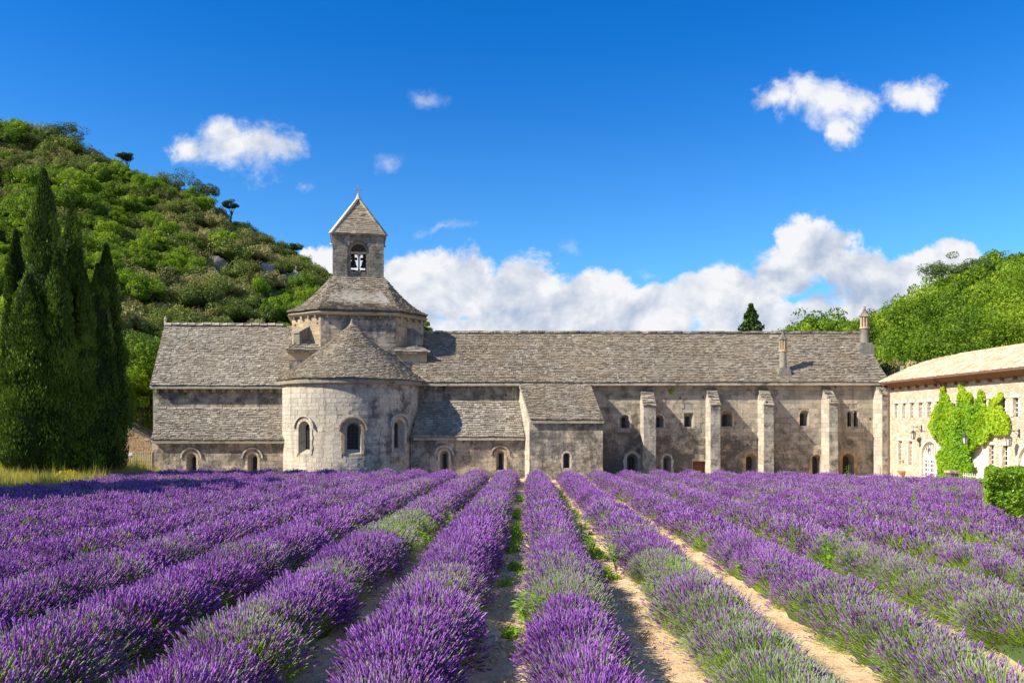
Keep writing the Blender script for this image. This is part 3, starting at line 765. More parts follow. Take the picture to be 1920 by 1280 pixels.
# --- crossing: square base, octagonal lantern
LC = Vector((-10.91, 56.77)); LH = 4.36; LN = 2.42; zS = 7.25; zL = 9.62
mb = MB(); mb.box((LC.x - LH - .06, LC.y - LH - .06, 3), (LC.x + LH + .06, LC.y + LH + .06, zS - 0.62)); mb.build('crossing_base', 'weathered_limestone', church)
mb = MB()
for sx in (-1, 1):
    x_a, x_b = LC.x + sx * LN, LC.x + sx * (LH + .08); mb = MB()
    mb.prism([(x_a, LC.y - LH - .08, zS - .618), (x_b, LC.y - LH - .08, zS - .618), (x_b, LC.y - LN, zS - .618)],
             [(x_a, LC.y - LH - .08, zS - .1), (x_b, LC.y - LH - .08, zS - .1), (x_b, LC.y - LN, zS - .1)]); mb.build('corner_block', 'cornice_limestone', church)
    cl = MB(); q = [(x_a - sx * .25, LC.y - LH - .26), (x_b + sx * .15, LC.y - LH - .26), (x_b + sx * .15, LC.y - LN + .2)]
    cl.prism([(a, b, zS - .1) for a, b in q], [(a, b, zS) for a, b in q]); cl.build('corner_ledge', 'weathered_limestone', church)
    apx = Vector((LC.x + sx * (LH + LN) / 2 * 0.99, LC.y - (LH + LN) / 2 * 0.99, zS + .95))
    cr = MB()
    for (a, b) in ((q[0], q[1]), (q[1], q[2])):
        f_ = quadf((a[0], a[1], zS + .0), (b[0], b[1], zS + .0), apx, apx); slabs(cr, f_, lambda t, a=a, b=b: math.dist(a, b) * (1 - t) + .02, 1.4, 0, 0.22, (.15, .35), .06)
    cr.build('corner_roof_slabs', 'stone_roof_tiles', church, kind='stuff')
    cd_ = MB(); cd_.prism([(a, b, zS + .002) for a, b in q], [tuple(apx - Vector((0, 0, .1))) for _ in q]); cd_.build('corner_roof_deck', 'mortar', church)
oc = [(-LN, -LH), (LN, -LH), (LH, -LN), (LH, LN), (LN, LH), (-LN, LH), (-LH, LN), (-LH, -LN)]
octp = [(LC.x + a, LC.y + b) for a, b in oc]
mb = MB(); mb.prism([(a, b, zS - .6) for a, b in octp], [(a, b, zL) for a, b in octp]); mb.build('lantern_wall', 'mortar', church)
for i, (mt, nc) in enumerate((('tower_limestone', 9), ('cornice_limestone', 4))):
    pass
for i0, mt, nc in ((0, 'weathered_limestone', 7), (1, 'cornice_limestone', 4), (7, 'cornice_limestone', 4), (2, 'weathered_limestone', 5)):
    p0, p1 = octp[i0], octp[(i0 + 1) % 8]; fw = planar(p0, p1); L = math.dist(p0, p1)
    mas_l.wall(fw, 0.0, L, zS - .5, zL - .02, mt, 0.3, 0.55)
    corbels(church, fw, 0.05, L - .05, nc, zL - .11, 'weathered_limestone', .14, .20, .18)
    putlogs(church, fw, [(L * .12, zL - .55), (L * .88, zL - .55)])
# small prow buttress on each slanting face, with coping
for (i0, sh) in ((7, 0), (1, 1)):
    p0, p1 = Vector((*octp[i0], 0)), Vector((*octp[(i0 + 1) % 8], 0)); ud = (p1 - p0).normalized(); nd = Vector((ud.y, -ud.x, 0)); c = (p0 + p1) / 2
    hw = .28; pr = .85; zt = zL - .75
    q = [c - ud * hw, c - ud * hw + nd * pr, c + ud * hw + nd * pr, c + ud * hw]
    mb = MB(); mb.prism([x + Vector((0, 0, zS - .05)) for x in q], [q[0] + Vector((0, 0, zt)), q[1] + Vector((0, 0, zt - .45)), q[2] + Vector((0, 0, zt - .45)), q[3] + Vector((0, 0, zt))])
    mb.build('lantern_buttress', 'tower_limestone', church)
    q = [c - ud * (hw + .05), c - ud * (hw + .05) + nd * (pr + .06), c + ud * (hw + .05) + nd * (pr + .06), c + ud * (hw + .05)]; h4 = [zt, zt - .48, zt - .48, zt]
    mb = MB(); mb.prism([x + Vector((0, 0, a + .004)) for x, a in zip(q, h4)], [x + Vector((0, 0, a + .09)) for x, a in zip(q, h4)]); mb.build('coping', 'tower_limestone', church)
def ring(s_, z): return [(LC.x + a * s_, LC.y + b * s_, z) for a, b in oc]
mb = MB(); mb.prism(ring(1.045, zL), ring(1.075, zL + .12)); mb.build('cornice', 'cornice_limestone', church)
TBY = 55.0; TH = 1.72; zT0 = z_at(521, TBY)
mb = MB(); mb.prism(ring(1.07, zL + .124), ring(.40, zT0 - .1)); mb.build('lantern_roof_deck', 'mortar', church)
mb = MB(); e0 = ring(1.075, zL + .13); e1 = [(LC.x + a * TH / LN * (1.06 if abs(a) < 3 else TH * 1.05 / LH * LN / TH), LC.y + b * (TH * 1.05 / LH if abs(b) > 3 else TH / LN * 1.02), zT0) for a, b in oc]
for i in (0, 1, 2, 3, 4, 5, 6, 7):
    j_ = (i + 1) % 8; A, B = Vector(e0[i]), Vector(e0[j_]); D, C = Vector(e1[i]), Vector(e1[j_])
    if i in (3, 4, 5): 
        if i == 4: pass
    L0 = (B - A).length; L1 = (C - D).length
    def fl(s, t, A=A, B=B, C=C, D=D):
        p_ = (A * (1 - s) + B * s) * (1 - t) + (D * (1 - s) + C * s) * t; p_.z += .22 * (1 - t) ** 4 - .22 * math.sin(math.pi * t) + .02 * math.sin(s * 12); return p_
    slabs(mb, fl, lambda t, L0=L0, L1=L1: L0 * (1 - t) + L1 * t + .02, 4.4, 0, 0.19, (0.11, 0.29), 0.06)
mb.build('lantern_roof_slabs', 'stone_roof_tiles', church, kind='stuff')

# --- bell tower: four walls with arched openings, bells, pyramid roof, cross
tz0, tz1 = zT0 - .6, z_at(441, TBY)
tc = Vector((LC.x, LC.y)); th = .38
mb = MB(); mb.box((tc.x - TH, tc.y - TH, tz0), (tc.x + TH, tc.y + TH, tz1)); tw_o = mb.build('bell_tower_wall', 'tower_limestone', church)
ct = MB(); ct.box((tc.x - TH + th, tc.y - TH + th, tz0 + .5), (tc.x + TH - th, tc.y + TH - th, tz1 - .25))
zo0, zo1 = z_at(508, TBY), z_at(456, TBY)
for ang in range(4):
    ca, sa = math.cos(ang * math.pi / 2), math.sin(ang * math.pi / 2)
    rot = lambda x, y: (tc.x + x * ca - y * sa, tc.y + x * sa + y * ca)
    for (ww, a, b, d0, d1) in ((1.46, zT0 + .12, z_at(450, TBY), -TH - .3, -TH + .16), (1.02, zo0, zo1, -TH - .1, -TH + th + .1)):
        lp = arch_loop(ww, a, b)
        ct.prism([(*rot(x, d0), z) for x, z in lp], [(*rot(x, d1), z) for x, z in lp])
cut(tw_o, ct)
mas_l.wall(planar((tc.x - TH, tc.y - TH), (tc.x + TH, tc.y - TH)), 0, 2 * TH, zT0, tz1 - .03, 'tower_limestone', .24, .4, [(TH, zT0 - .1, z_at(450, TBY) - .73, .75)])
mas_l.wall(planar((tc.x - TH, tc.y + TH), (tc.x - TH, tc.y - TH)), 0, 2 * TH, zT0, tz1 - .03, 'tower_limestone', .24, .4, [(TH, zT0 - .1, z_at(450, TBY) - .73, .75)])
mb = MB(); mb.box((tc.x - TH - .09, tc.y - TH - .09, zT0 - .08), (tc.x + TH + .09, tc.y + TH + .09, zT0 + .09)); mb.build('plinth', 'tower_limestone', church)
mb = MB(); q = lambda s_, z: [(tc.x - s_, tc.y - s_, z), (tc.x + s_, tc.y - s_, z), (tc.x + s_, tc.y + s_, z), (tc.x - s_, tc.y + s_, z)]
mb.prism(q(TH + .08, tz1 - .02), q(TH + .16, tz1 + .10)); mb.build('cornice', 'tower_limestone', church)
zP = z_at(374, LC.y)
mb = MB(); mb.prism(q(TH + .12, tz1 + .101), q(.03, zP - .12)); mb.build('spire', 'tower_limestone', church)
mb = MB(); zb = tz1 + .104
f_ = quadf((tc.x - TH + .02, tc.y - TH - .15, zb), (tc.x + TH - .02, tc.y - TH - .15, zb), (tc.x, tc.y - .02, zP - .1), (tc.x, tc.y - .02, zP - .1)); slabs(mb, f_, lambda t: 3.5 * (1 - t) + .03, 3.3, 0, .17, (.2, .6), .025)
f_ = quadf((tc.x - TH - .15, tc.y + TH, zb), (tc.x - TH - .15, tc.y - TH, zb), (tc.x - .02, tc.y, zP - .1), (tc.x - .02, tc.y, zP - .1)); slabs(mb, f_, lambda t: 3.5 * (1 - t) + .03, 3.3, 0, .17, (.2, .6), .025)
f_ = quadf((tc.x + TH + .15, tc.y - TH, zb), (tc.x + TH + .15, tc.y + TH, zb), (tc.x + .02, tc.y, zP - .1), (tc.x + .02, tc.y, zP - .1)); slabs(mb, f_, lambda t: 3.5 * (1 - t) + .03, 3.3, 0, .17, (.2, .6), .025)
mb.build('spire_slabs', 'stone_roof_tiles', church, kind='stuff')
for sx in (-1, 1):
    for sy in (-1, 1):
        mb = MB(); a = Vector((tc.x + sx * (TH + .12), tc.y + sy * (TH + .12), zb - .05)); b = Vector((tc.x + sx * .04, tc.y + sy * .04, zP + .05))
        nseg = 6; d = (b - a); s0 = .20
        for i in range(nseg):
            p_, r_ = a + d * (i / nseg), a + d * ((i + .97) / nseg); s_ = s0 - .012 * i
            e = [Vector((s_, 0, 0)), Vector((0, s_, 0)), Vector((-s_, 0, 0)), Vector((0, -s_, 0))]
            mb.prism([p_ + x for x in e], [r_ + x * .93 for x in e], 0, random.random())
        mb.build('hip_stones', 'pale_limestone' if sx < 0 else 'weathered_limestone', church)  # left ribs paler than right: the sunlit side is put into the stone colour
mb = MB(); mb.lathe((tc.x, tc.y, zP - .05), [(.26, 0), (.17, .15), (.10, .34), (.08, .40), (.10, .44), (.0, .5)], 10); mb.build('finial', 'pale_limestone', church)
mb = MB(); zc = zP + .42
mb.box((tc.x - .035, tc.y - .03, zc), (tc.x + .035, tc.y + .03, zc + .50)); mb.box((tc.x - .21, tc.y - .03, zc + .24), (tc.x - .036, tc.y + .03, zc + .31)); mb.box((tc.x + .036, tc.y - .03, zc + .24), (tc.x + .21, tc.y + .03, zc + .31))
for (a, b) in ((-.23, .275), (.23, .275), (0, .52)): mb.lathe((tc.x + a, tc.y, zc + b - .04), [(.0, 0), (.045, .04), (0, .08)], 6)
mb.build('cross', 'grey_cross_stone', church)
fy = tc.y - TH + .18
mb = MB(); mb.box((tc.x - .512, fy, z_at(474.5, TBY)), (tc.x + .512, fy + .13, z_at(470.5, TBY))); mb.build('transom', 'cornice_limestone', church)
mb = MB(); mb.lathe((tc.x + .03, fy + .07, zo0), [(.13, 0), (.10, .12), (.055, .17), (.05, 1.0), (.07, 1.04), (.12, 1.14), (.13, z_at(474.6, TBY) - zo0)], 10); mb.build('colonnette', 'weathered_limestone', church, smooth=False)
mb = MB(); zt_ = z_at(470.4, TBY)
for a in (25, 58, 90, 122, 155):
    ca, sa = math.cos(R_(a)), math.sin(R_(a)); p_ = Vector((tc.x + .03, fy + .06, zt_)); t_ = Vector((-sa, 0, ca)) * .035; L = .48 if a in (25, 155) else .5
    e = p_ + Vector((ca, 0, sa)) * L
    mb.prism([p_ - t_, p_ + t_, p_ + t_ + Vector((0, .07, 0)), p_ - t_ + Vector((0, .07, 0))], [e - t_ * 2.2, e + t_ * 2.2, e + t_ * 2.2 + Vector((0, .07, 0)), e - t_ * 2.2 + Vector((0, .07, 0))])
mb.build('tracery', 'old_oak', church)
for sx in (-1, 1):
    bx = tc.x + .03 + sx * .38; by = tc.y - .9
    mb = MB(); mb.lathe((bx, by, zo0 + .42), [(.29, 0), (.25, .06), (.19, .2), (.17, .36), (.12, .46), (.05, .5)], 16); bl = mb.build('bell', 'bell_bronze', church, smooth=True)
    mb = MB(); mb.box((bx - .28, by - .08, zo0 + .925), (bx + .28, by + .08, zo0 + 1.08)); mb.box((bx - .1, by - .08, zo0 + 1.082), (bx + .1, by + .08, zo0 + 1.3)); mb.build('yoke', 'old_oak', bl)
mb = MB()
for z in (zo0 + .04, zo0 + 1.31): mb.box((tc.x - TH + th - .1, tc.y - 1.0, z), (tc.x + TH - th + .1, tc.y - .82, z + .15))
for sx in (-1, 1): mb.box((tc.x + sx * .62 - .07, tc.y - .98, zo0 + .2), (tc.x + sx * .62 + .07, tc.y - .84, zo0 + 1.3))
mb.build('bell_frame', 'old_oak', church)
for sx in (-1, 1): mb = MB(); mb.box((tc.x + sx * .45 - .25, tc.y + .2, zo0), (tc.x + sx * .45 + .25, tc.y + .5, zo0 + .45)); mb.build('beam', 'old_oak', church)

mas_l.finish(); bpy.context.view_layer.update()
c0 = Vector((LC.x, LC.y, 0)) - W(church); Rm = Matrix.Translation(c0) @ Matrix.Rotation(R_(11.5), 4, 'Z') @ Matrix.Translation(-c0)
for o in list(church.children):
    if o.name not in marker: o.matrix_local = Rm @ o.matrix_local
# --- right aisle wall between apse and porch block, with its lean-to
RY = 52.0; rx0, rx1 = px2x(770, RY), px2x(1000, RY)
rwall = planar((rx0, RY), (rx1, RY)); zEr = 5.1
mb = MB(); mb.box((rx0, RY, G0), (rx1 - .5, 61, zEr)); mb.build('nave_wall', 'mortar', church)
mas.wall(rwall, 0, rx1 - rx0 - .1, 3.8, zEr - .13, 'weathered_limestone', .28, .5)
cornice(church, rwall, 0, rx1 - rx0 - .1, zEr - .13, .13, .3, 'cornice_limestone')
corbels(church, rwall, .6, 7.0, 9, zEr - .25, 'weathered_limestone')
putlogs(church, rwall, [(2.5, 4.4), (6.2, 4.4)])
qx0, qx1 = px2x(770, LY), px2x(983, LY)
qwall = planar((qx0, LY), (qx1, LY)); zq = z_at(820, LY)
mb = MB(); mb.prism([(qx0, LY, G0), (qx0, RY, G0), (qx0, RY, 3.8), (qx0, LY, zq)], [(qx1, LY, G0), (qx1, RY, G0), (qx1, RY, 3.8), (qx1, LY, zq)]); qo = mb.build('chapel_wall', 'mortar', church)
ct = MB(); zn = []
for pxc, m_ in ((833, 'pale_limestone'), (938, 'cornice_limestone')):
    zn.append(window(qwall, px2x(pxc, LY) - qx0, -0.35, z_at(844, LY), .56, .20, ct, church, m_, .5, hood=.24, ring=.12, zi_top=z_at(850, LY), name='chapel_window'))
cut(qo, ct)
mas.wall(qwall, 0, qx1 - qx0, -1, zq - .02, 'weathered_limestone', .27, .5, zn)
A = Vector((px2x(775, 49.65), 49.65, z_at(819, 49.65))); B = Vector((px2x(983.5, 49.65), 49.65, A.z)); D = Vector((px2x(775, 51.97), 51.97, z_at(752, 51.97))); C = Vector((px2x(974, 51.97), 51.97, D.z))
solid_deck(church, A, B, C, D); roof_quad(church, A, B, C, D, 'stone_roof_tiles_grey', .21, .05, name='chapel_roof_slabs')
mas.finish()

# =================================================================== DORMITORY RANGE
dorm = thing('dormitory', (14, 52, -0.8), 'long stone monastery range with lauze roof and five stepped buttresses, right of the church', 'building')
mas = Masonry(dorm)
DY = 52.0; d0, d1 = px2x(1000, DY), px2x(1672, DY)
dw = planar((d0, DY), (d1, DY)); zD = 5.12
mb = MB(); mb.box((d0 - .51, DY, G0), (d1, 61, zD)); do = mb.build('dormitory_wall', 'mortar', dorm)
mb = MB(); mb.prism([(d1 - .7, DY + .01, zD), (d1 - .7, 60.99, zD), (d1 - .7, 56.5, 8.5)], [(d1, DY + .01, zD), (d1, 60.99, zD), (d1, 56.5, 8.5)]); mb.build('gable_wall', 'dormitory_limestone', dorm)
ct = MB(); zn = []
def dwin(pxc, top, bot, wo, wi, **k):
    k.setdefault('depth', .5); k.setdefault('mat', 'pale_limestone')
    zn.append(window(dw, px2x(pxc, DY) - d0, z_at(bot, DY), z_at(top, DY), wo / F * DY, wi / F * DY, ct, dorm, name='dormitory_window', **k))
dwin(1171, 777, 802, 19, 7, ring=.1, zi_top=z_at(782, DY)); dwin(1235, 777, 801, 18, 6, ring=.1)
dwin(1291, 773.5, 800, 18, 7, ring=.1, kind='square', zi_top=z_at(781, DY)); dwin(1362, 769, 799, 21, 9, ring=.12, mat='cornice_limestone', zi_top=z_at(777, DY))
dwin(1508, 768.5, 798, 18, 6.5, ring=.1, zi_top=z_at(775, DY), mat='cornice_limestone')
dwin(1592, 770.5, 799, 8, 7, kind='pointed', ring=.05, depth=.3, grid=(1, 5)); dwin(1604, 769.5, 799, 8, 7, kind='pointed', ring=.05, depth=.3, grid=(1, 5))
dwin(1185.5, 850, 893, 21, 11, zi_top=z_at(856, DY), ring=.18); dwin(1250.5, 853, 893, 15, 4, zi_top=z_at(859, DY), ring=.12)
dwin(1408, 849.5, 893, 19, 11, zi_top=z_at(856, DY), ring=.2, mat='ochre_limestone'); dwin(1531, 851, 895, 17, 12, zi_top=z_at(856, DY), ring=.12, mat='ochre_limestone'); dwin(1590, 849, 893, 21, 12, zi_top=z_at(855, DY), ring=.2, mat='ochre_limestone')
dx_ = px2x(1311, DY) - d0
p_ = lambda a, z, n: dw(dx_ + a, z)[0] + dw(dx_, z)[2] * n
lp = [(-.42, -1.0), (.42, -1.0), (.42, .02), (.36, .1), (-.36, .1), (-.42, .02)]
ct.prism([p_(a, z, -.35) for a, z in lp][::-1], [p_(a, z, .3) for a, z in lp][::-1]); zn.append((dx_, -1, .06, .46))
cut(do, ct)
mb = MB(); mb.prism([p_(a * .99, z, -.349) for a, z in lp][::-1], [p_(a * .99, z, -.25) for a, z in lp][::-1]); mb.build('door', 'door_wood', dorm)
mas.wall(dw, 0.5, d1 - d0 - .1, -1, zD - .13, 'dormitory_limestone', .30, .55, zn)
cornice(dorm, dw, .5, d1 - d0, zD - .12, .12, .28, 'cornice_limestone')
putlogs(dorm, dw, [(u_ - d0, z) for u_, z in ((px2x(1275, DY), 4.2), (px2x(1318, DY), 4.25), (px2x(1631, DY), 2.85), (px2x(1566, DY), 4.9))])
NV = px2x(770, 51.5)
A = Vector((NV, 51.5, 5.16)); B = Vector((px2x(1669, 51.5), 51.5, z_at(716, 51.5))); C = Vector((px2x(1613, 56.5), 56.5, z_at(625, 56.5))); D = Vector((px2x(781, 56.5), 56.5, z_at(624, 56.5)))
def keep(s, t): return True
roof_quad(dorm, A, B, C, D, 'stone_roof_tiles', .205, .07); solid_deck(dorm, A, B, C, D)
A2, B2 = Vector((A.x, 61.5, A.z)), Vector((B.x, 61.5, B.z)); solid_deck(dorm, B2, A2, D, C); roof_quad(dorm, B2, A2, D, C, exposure=.6, tw=(.4, .8))
ridge_stones(dorm, Vector((px2x(784, 56.5), 56.5, D.z + .05)), C + Vector((0, 0, .05)), 'weathered_limestone', .6, .4, .15)
# buttresses
for (pa, pb_, pt, pm, w_) in ((1201, 1229.5, 731, 761, .70), (1323.5, 1350.5, 727, 760, .68), (1421, 1450.5, 727, 760, .68), (1540.5, 1571, 726, 757, .64), (1637.5, 1669, 721, 741, .95)):
    xl = px2x(pa, DY); YF = 50.75; xr = px2x(pb_, YF); zt, zf = z_at(pt, DY), z_at(pm, YF)
    mb = MB(); mb.prism([(xl, YF, G0), (xr, YF, G0), (xr, DY + .02, G0), (xl, DY + .02, G0)], [(xl, YF, zf), (xr, YF, zf), (xr, DY + .02, zt), (xl, DY + .02, zt)]); bt = mb.build('buttress', 'mortar', dorm)
    ms_ = Masonry(bt, 0); WL[bt.name] = W(dorm)
    ms_.wall(planar((xl, YF), (xr, YF)), 0, xr - xl, -1, zf, 'buttress_limestone', .30, .42)
    ms_.wall(planar((xl, DY), (xl, YF)), 0, DY - YF, -1, zt, 'pale_limestone', .30, .5, zmax=lambda u_, zt=zt, zf=zf: zt + (zf - zt) * u_ / 1.25)  # sunward face in paler stone than the front, sunlight put into its colour
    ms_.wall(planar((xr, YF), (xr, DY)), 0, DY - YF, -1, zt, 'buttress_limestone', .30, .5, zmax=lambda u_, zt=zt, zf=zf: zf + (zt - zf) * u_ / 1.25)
    ms_.finish()
    mb = MB(); f_ = quadf((xl - .04, YF - .06, zf), (xr + .04, YF - .06, zf), (xr + .04, DY, zt), (xl - .04, DY, zt)); slabs(mb, f_, lambda t: xr - xl, math.hypot(1.25, zt - zf), 0, .24, (.25, .5), .07)
    mb.build('buttress_slabs', 'stone_roof_tiles_grey', bt, kind='stuff')
# round chimneys
for (pc, Yc, yb, ys0, yc_, yo, yk, wpx, sc) in ((1468, 52.5, 700, 690, 660, 638, 622, 13, 1.0), (1621, 54.7, 660, 643, 617, 595, 577, 15, 1.0)):
    cx = px2x(pc, Yc); zz = lambda y: z_at(y, Yc); r = wpx / 2 / F * Yc
    mb = MB(); mb.box((cx - r * 1.75, Yc - .42, zz(yb) - .5), (cx + r * 1.75, Yc + .45, zz(ys0 + 4))); mb.box((cx - r * 1.45, Yc - .34, zz(ys0 + 4) + .003), (cx + r * 1.45, Yc + .38, zz(ys0)))
    mb.lathe((cx, Yc, 0), [(r * 1.05, zz(ys0)), (r, zz(ys0) + .2), (r * .97, zz(yc_))], 16); ch = mb.build('chimney', 'tower_limestone', dorm)
    mb = MB(); mb.lathe((cx, Yc, 0), [(r * 1.05, zz(yc_)), (r * 1.22, zz(yc_) + .04), (r * 1.22, zz(yc_) + .12), (r * 1.0, zz(yc_) + .14)], 16); mb.build('collar', 'cornice_limestone', ch)
    mb = MB()
    for k in range(8):
        a = math.pi / 4 * k + .2; mb.lathe((cx + r * .85 * math.cos(a), Yc + r * .85 * math.sin(a), 0), [(.055, zz(yc_) + .13), (.055, zz(yo))], 6, 0, .1 * k)
    mb.build('colonnettes', 'cornice_limestone', ch)
    mb = MB(); mb.lathe((cx, Yc, 0), [(r * 1.0, zz(yo)), (r * 1.28, zz(yo) + .04), (r * 1.2, zz(yo) + .12), (r * .6, zz(yo) + (zz(yk) - zz(yo)) * .55), (r * .24, zz(yk) - .04), (r * .2, zz(yk)), (r * .36, zz(yk) + .06), (0, zz(yk) + .13)], 14); mb.build('cap', 'weathered_limestone', ch)
mas.finish()
def tuft_on_wall(pt, s_, label, seed):
    rr = np.random.default_rng(seed); n = 160
    c = rr.normal(0, s_ * .4, (n, 3)) * (1, .5, 1) + np.array(pt); q = leaf_quads(c, .045, rr, up=.0)
    o = add_obj('wall_plant', np_mesh('wall_plant', q[0], q[1], 'weed_leaves', None, q[2])); tag(o, label, 'plant')

# --- projecting porch block
blk = thing('porch_block', (3.3, 48.5, -0.8), 'square stone annex with steep lean-to lauze roof standing out from the long range', 'annex')
mas = Masonry(blk)
BY = 48.5; bx0, bx1 = px2x(993, BY), px2x(1130, BY); bx0b, bx1b = px2x(974, 52), px2x(1106, 52)
zB = z_at(788, BY); zBt = 5.0
mb = MB(); mb.prism([(bx0, BY, G0), (bx1, BY, G0), (bx1b, 51.98, G0), (bx0b, 51.98, G0)], [(bx0, BY, zB), (bx1, BY, zB), (bx1b, 51.98, zBt), (bx0b, 51.98, zBt)]); bo = mb.build('annex_wall', 'mortar', blk)
bw = planar((bx0, BY), (bx1, BY)); ct = MB()
zn = [window(bw, px2x(1062.5, BY) - bx0, z_at(877, BY), z_at(848, BY), .46, .26, ct, blk, 'pale_limestone', .35, ring=.1, name='annex_window')]
cut(bo, ct)
mas.wall(bw, 0, bx1 - bx0, -1, zB - .02, 'weathered_limestone', .24, .36, zn)
sw = planar((bx0b, 51.98), (bx0, BY)); LS = math.dist((bx0b, 51.98), (bx0, BY))
mas.wall(sw, 0, LS, -1, zBt, 'pale_limestone', .3, .5, zmax=lambda u_: zBt + (zB - zBt) * u_ / LS)  # lit side face given a paler stone, its brightness is in the colour
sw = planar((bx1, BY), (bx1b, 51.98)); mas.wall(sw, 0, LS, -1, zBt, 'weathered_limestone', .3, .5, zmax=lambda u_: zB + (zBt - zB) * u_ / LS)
A = Vector((px2x(994, 48.25), 48.25, z_at(787, 48.25))); B = Vector((px2x(1132.5, 48.25), 48.25, A.z)); C = Vector((px2x(1106.5, 51.6), 51.6, 5.12)); D = Vector((px2x(973, 51.6), 51.6, 5.12))
solid_deck(blk, A, B, C, D); roof_quad(blk, A, B, C, D, 'stone_roof_tiles', .19, .03)
mas.finish()
# =================================================================== GUEST WING (cream), running towards the camera
wing = thing('guest_wing', (24, 44, -0.8), 'cream rubble guest wing with small arched windows, glazed door and clay tile roof', 'building')
WX = 23.95; WY0, WY1 = 51.0, 33.0
zW = 5.05
wf = planar((WX, WY0), (WX, WY1))      # u = WY0 - y, outward normal -x
mb = MB(); mb.box((WX, WY1, G0), (WX + 9, WY0, zW)); wo_ = mb.build('front_wall', 'cream_rubble', wing)
ct = MB(); wz = []
def wwin(yc, z0, z1, w_, **k):
    k.setdefault('depth', .17)
    return window(wf, WY0 - yc, z0, z1, w_, w_ * .96, ct, wing, 'cream_render', ring=.13, kind='segment', **k)
UY = [49.85 - 0.985 * i for i in range(17)]
for i, yc in enumerate(UY):
    wwin(yc, 2.88, 3.80, .42, name='small_window', grid=(1, 3), bar_mat='white_paint', bar=.035)
for yc in (49.35, 48.1, 39.95, 38.85, 35.6): wwin(yc, .05, 1.50, .44, name='tall_window', grid=(1, 5), bar_mat='white_paint', bar=.035)
# arched glazed door, plus two shuttered doors
def door(yc, w_, ztop, glazed):
    uc = WY0 - yc; r = w_ / 2; lp = arch_loop(w_, -1.1, ztop, 'round', 12); at = lambda a, z, d: wf(uc + a, z)[0] + wf(uc, z)[2] * d
    ct.prism([at(a, z, -.3) for a, z in lp], [at(a, z, .3) for a, z in lp])
    sp_ = ztop - r
    mb = MB(); n = 12; ring_ = .16
    for i in range(n):
        t0, t1 = math.pi * i / n, math.pi * (i + 1) / n
        q = [(r * math.cos(t0), sp_ + r * math.sin(t0)), ((r + ring_) * math.cos(t0), sp_ + (r + ring_) * math.sin(t0)), ((r + ring_) * math.cos(t1), sp_ + (r + ring_) * math.sin(t1)), (r * math.cos(t1), sp_ + r * math.sin(t1))]
        mb.prism([at(a * 1.001, z, -.1) for a, z in q], [at(a * 1.001, z, .03) for a, z in q])
    for sg in (-1, 1):
        q = [(sg * r * 1.002, -1.1), (sg * (r + ring_), -1.1), (sg * (r + ring_), sp_ - .003), (sg * r * 1.002, sp_ - .003)]; q = q if sg > 0 else q[::-1]
        mb.prism([at(a, z, -.1) for a, z in q], [at(a, z, .03) for a, z in q])
    d = mb.build('door_surround', 'cream_render', wing)
    if glazed:
        mb = MB(); mb.prism([at(a * .99, z, -.29) for a, z in lp], [at(a * .99, z, -.22) for a, z in lp]); mb.build('pane', 'window_glass', d)
        fr = MB(); bx = lambda a0, z0, a1, z1, e=.07: fr.prism([at(a, z, -.215) for a, z in ((a0, z0), (a1, z0), (a1, z1), (a0, z1))], [at(a, z, -.215 + e) for a, z in ((a0, z0), (a1, z0), (a1, z1), (a0, z1))])
        lw = w_ / 3
        bx(-r, sp_ - .06, r, sp_ + .10, .085); bx(-r, -.9, r, -.52, .075)
        for k in range(4):
            x = -r + lw * k; e = .075; bx(max(x - e, -r), -1.1, min(x + e, r), sp_ - .061, .08)
        for k in range(3):
            bx(-r + lw * (k + .5) - .022, -.52, -r + lw * (k + .5) + .022, sp_ - .062, .05)
        for k in range(1, 4):
            z = -.52 + (sp_ - .06 + .52) * k / 4; bx(-r + .02, z - .03, r - .02, z + .03, .055)
        bx(-r, sp_ - .14, r, sp_ - .063, .06)
        m_ = 9
        for k in range(1, m_ + 1):
            x = -r + w_ * k / (m_ + 1); h_ = math.sqrt(max(r * r - x * x, 0)); bx(x - .03, sp_ + .101, x + .03, sp_ + h_ - .02, .05)
        for i in range(12):
            t0, t1 = math.pi * i / 12, math.pi * (i + 1) / 12; ri, ro_ = r - .07, r - .002
            q = [(ri * math.cos(t0), sp_ + ri * math.sin(t0)), (ro_ * math.cos(t0), sp_ + ro_ * math.sin(t0)), (ro_ * math.cos(t1), sp_ + ro_ * math.sin(t1)), (ri * math.cos(t1), sp_ + ri * math.sin(t1))]
            fr.prism([at(a, z, -.214) for a, z in q], [at(a, z, -.12) for a, z in q])
        fr.build('door_frame', 'white_paint', d)
    else:
        for sg in (-1, 1):
            mb = MB(); q = [(0.008 * sg, -1.1), (sg * r * .99, -1.1), (sg * r * .99, sp_), (0.008 * sg, sp_)]; q = q if sg > 0 else q[::-1]
            mb.prism([at(a, z, -.16) for a, z in q], [at(a, z, -.10) for a, z in q]); mb.build('shutter', 'cream_shutter_paint', d)
            for z in (-.6, .1, sp_ - .2):
                rb = MB()
                q = [(.03 * sg, z), (sg * r * .97, z), (sg * r * .97, z + .14), (.03 * sg, z + .14)]; q = q if sg > 0 else q[::-1]
                rb.prism([at(a, zz_, -.099) for a, zz_ in q], [at(a, zz_, -.075) for a, zz_ in q]); rb.build('ledge', 'cream_shutter_paint', d)
        mb = MB(); q = [(-r, sp_ + .01)] + [(r * math.cos(math.pi * i / 10) * .99, sp_ + .01 + r * math.sin(math.pi * i / 10) * .97) for i in range(11)]
        mb.prism([at(a, z, -.2) for a, z in q[1:]], [at(a, z, -.13) for a, z in q[1:]]); mb.build('fanlight_panel', 'cream_shutter_paint', d)
door(45.85, 1.9, 1.52, True); door(41.3, 1.7, 1.55, False); door(37.0, 1.7, 1.55, False)
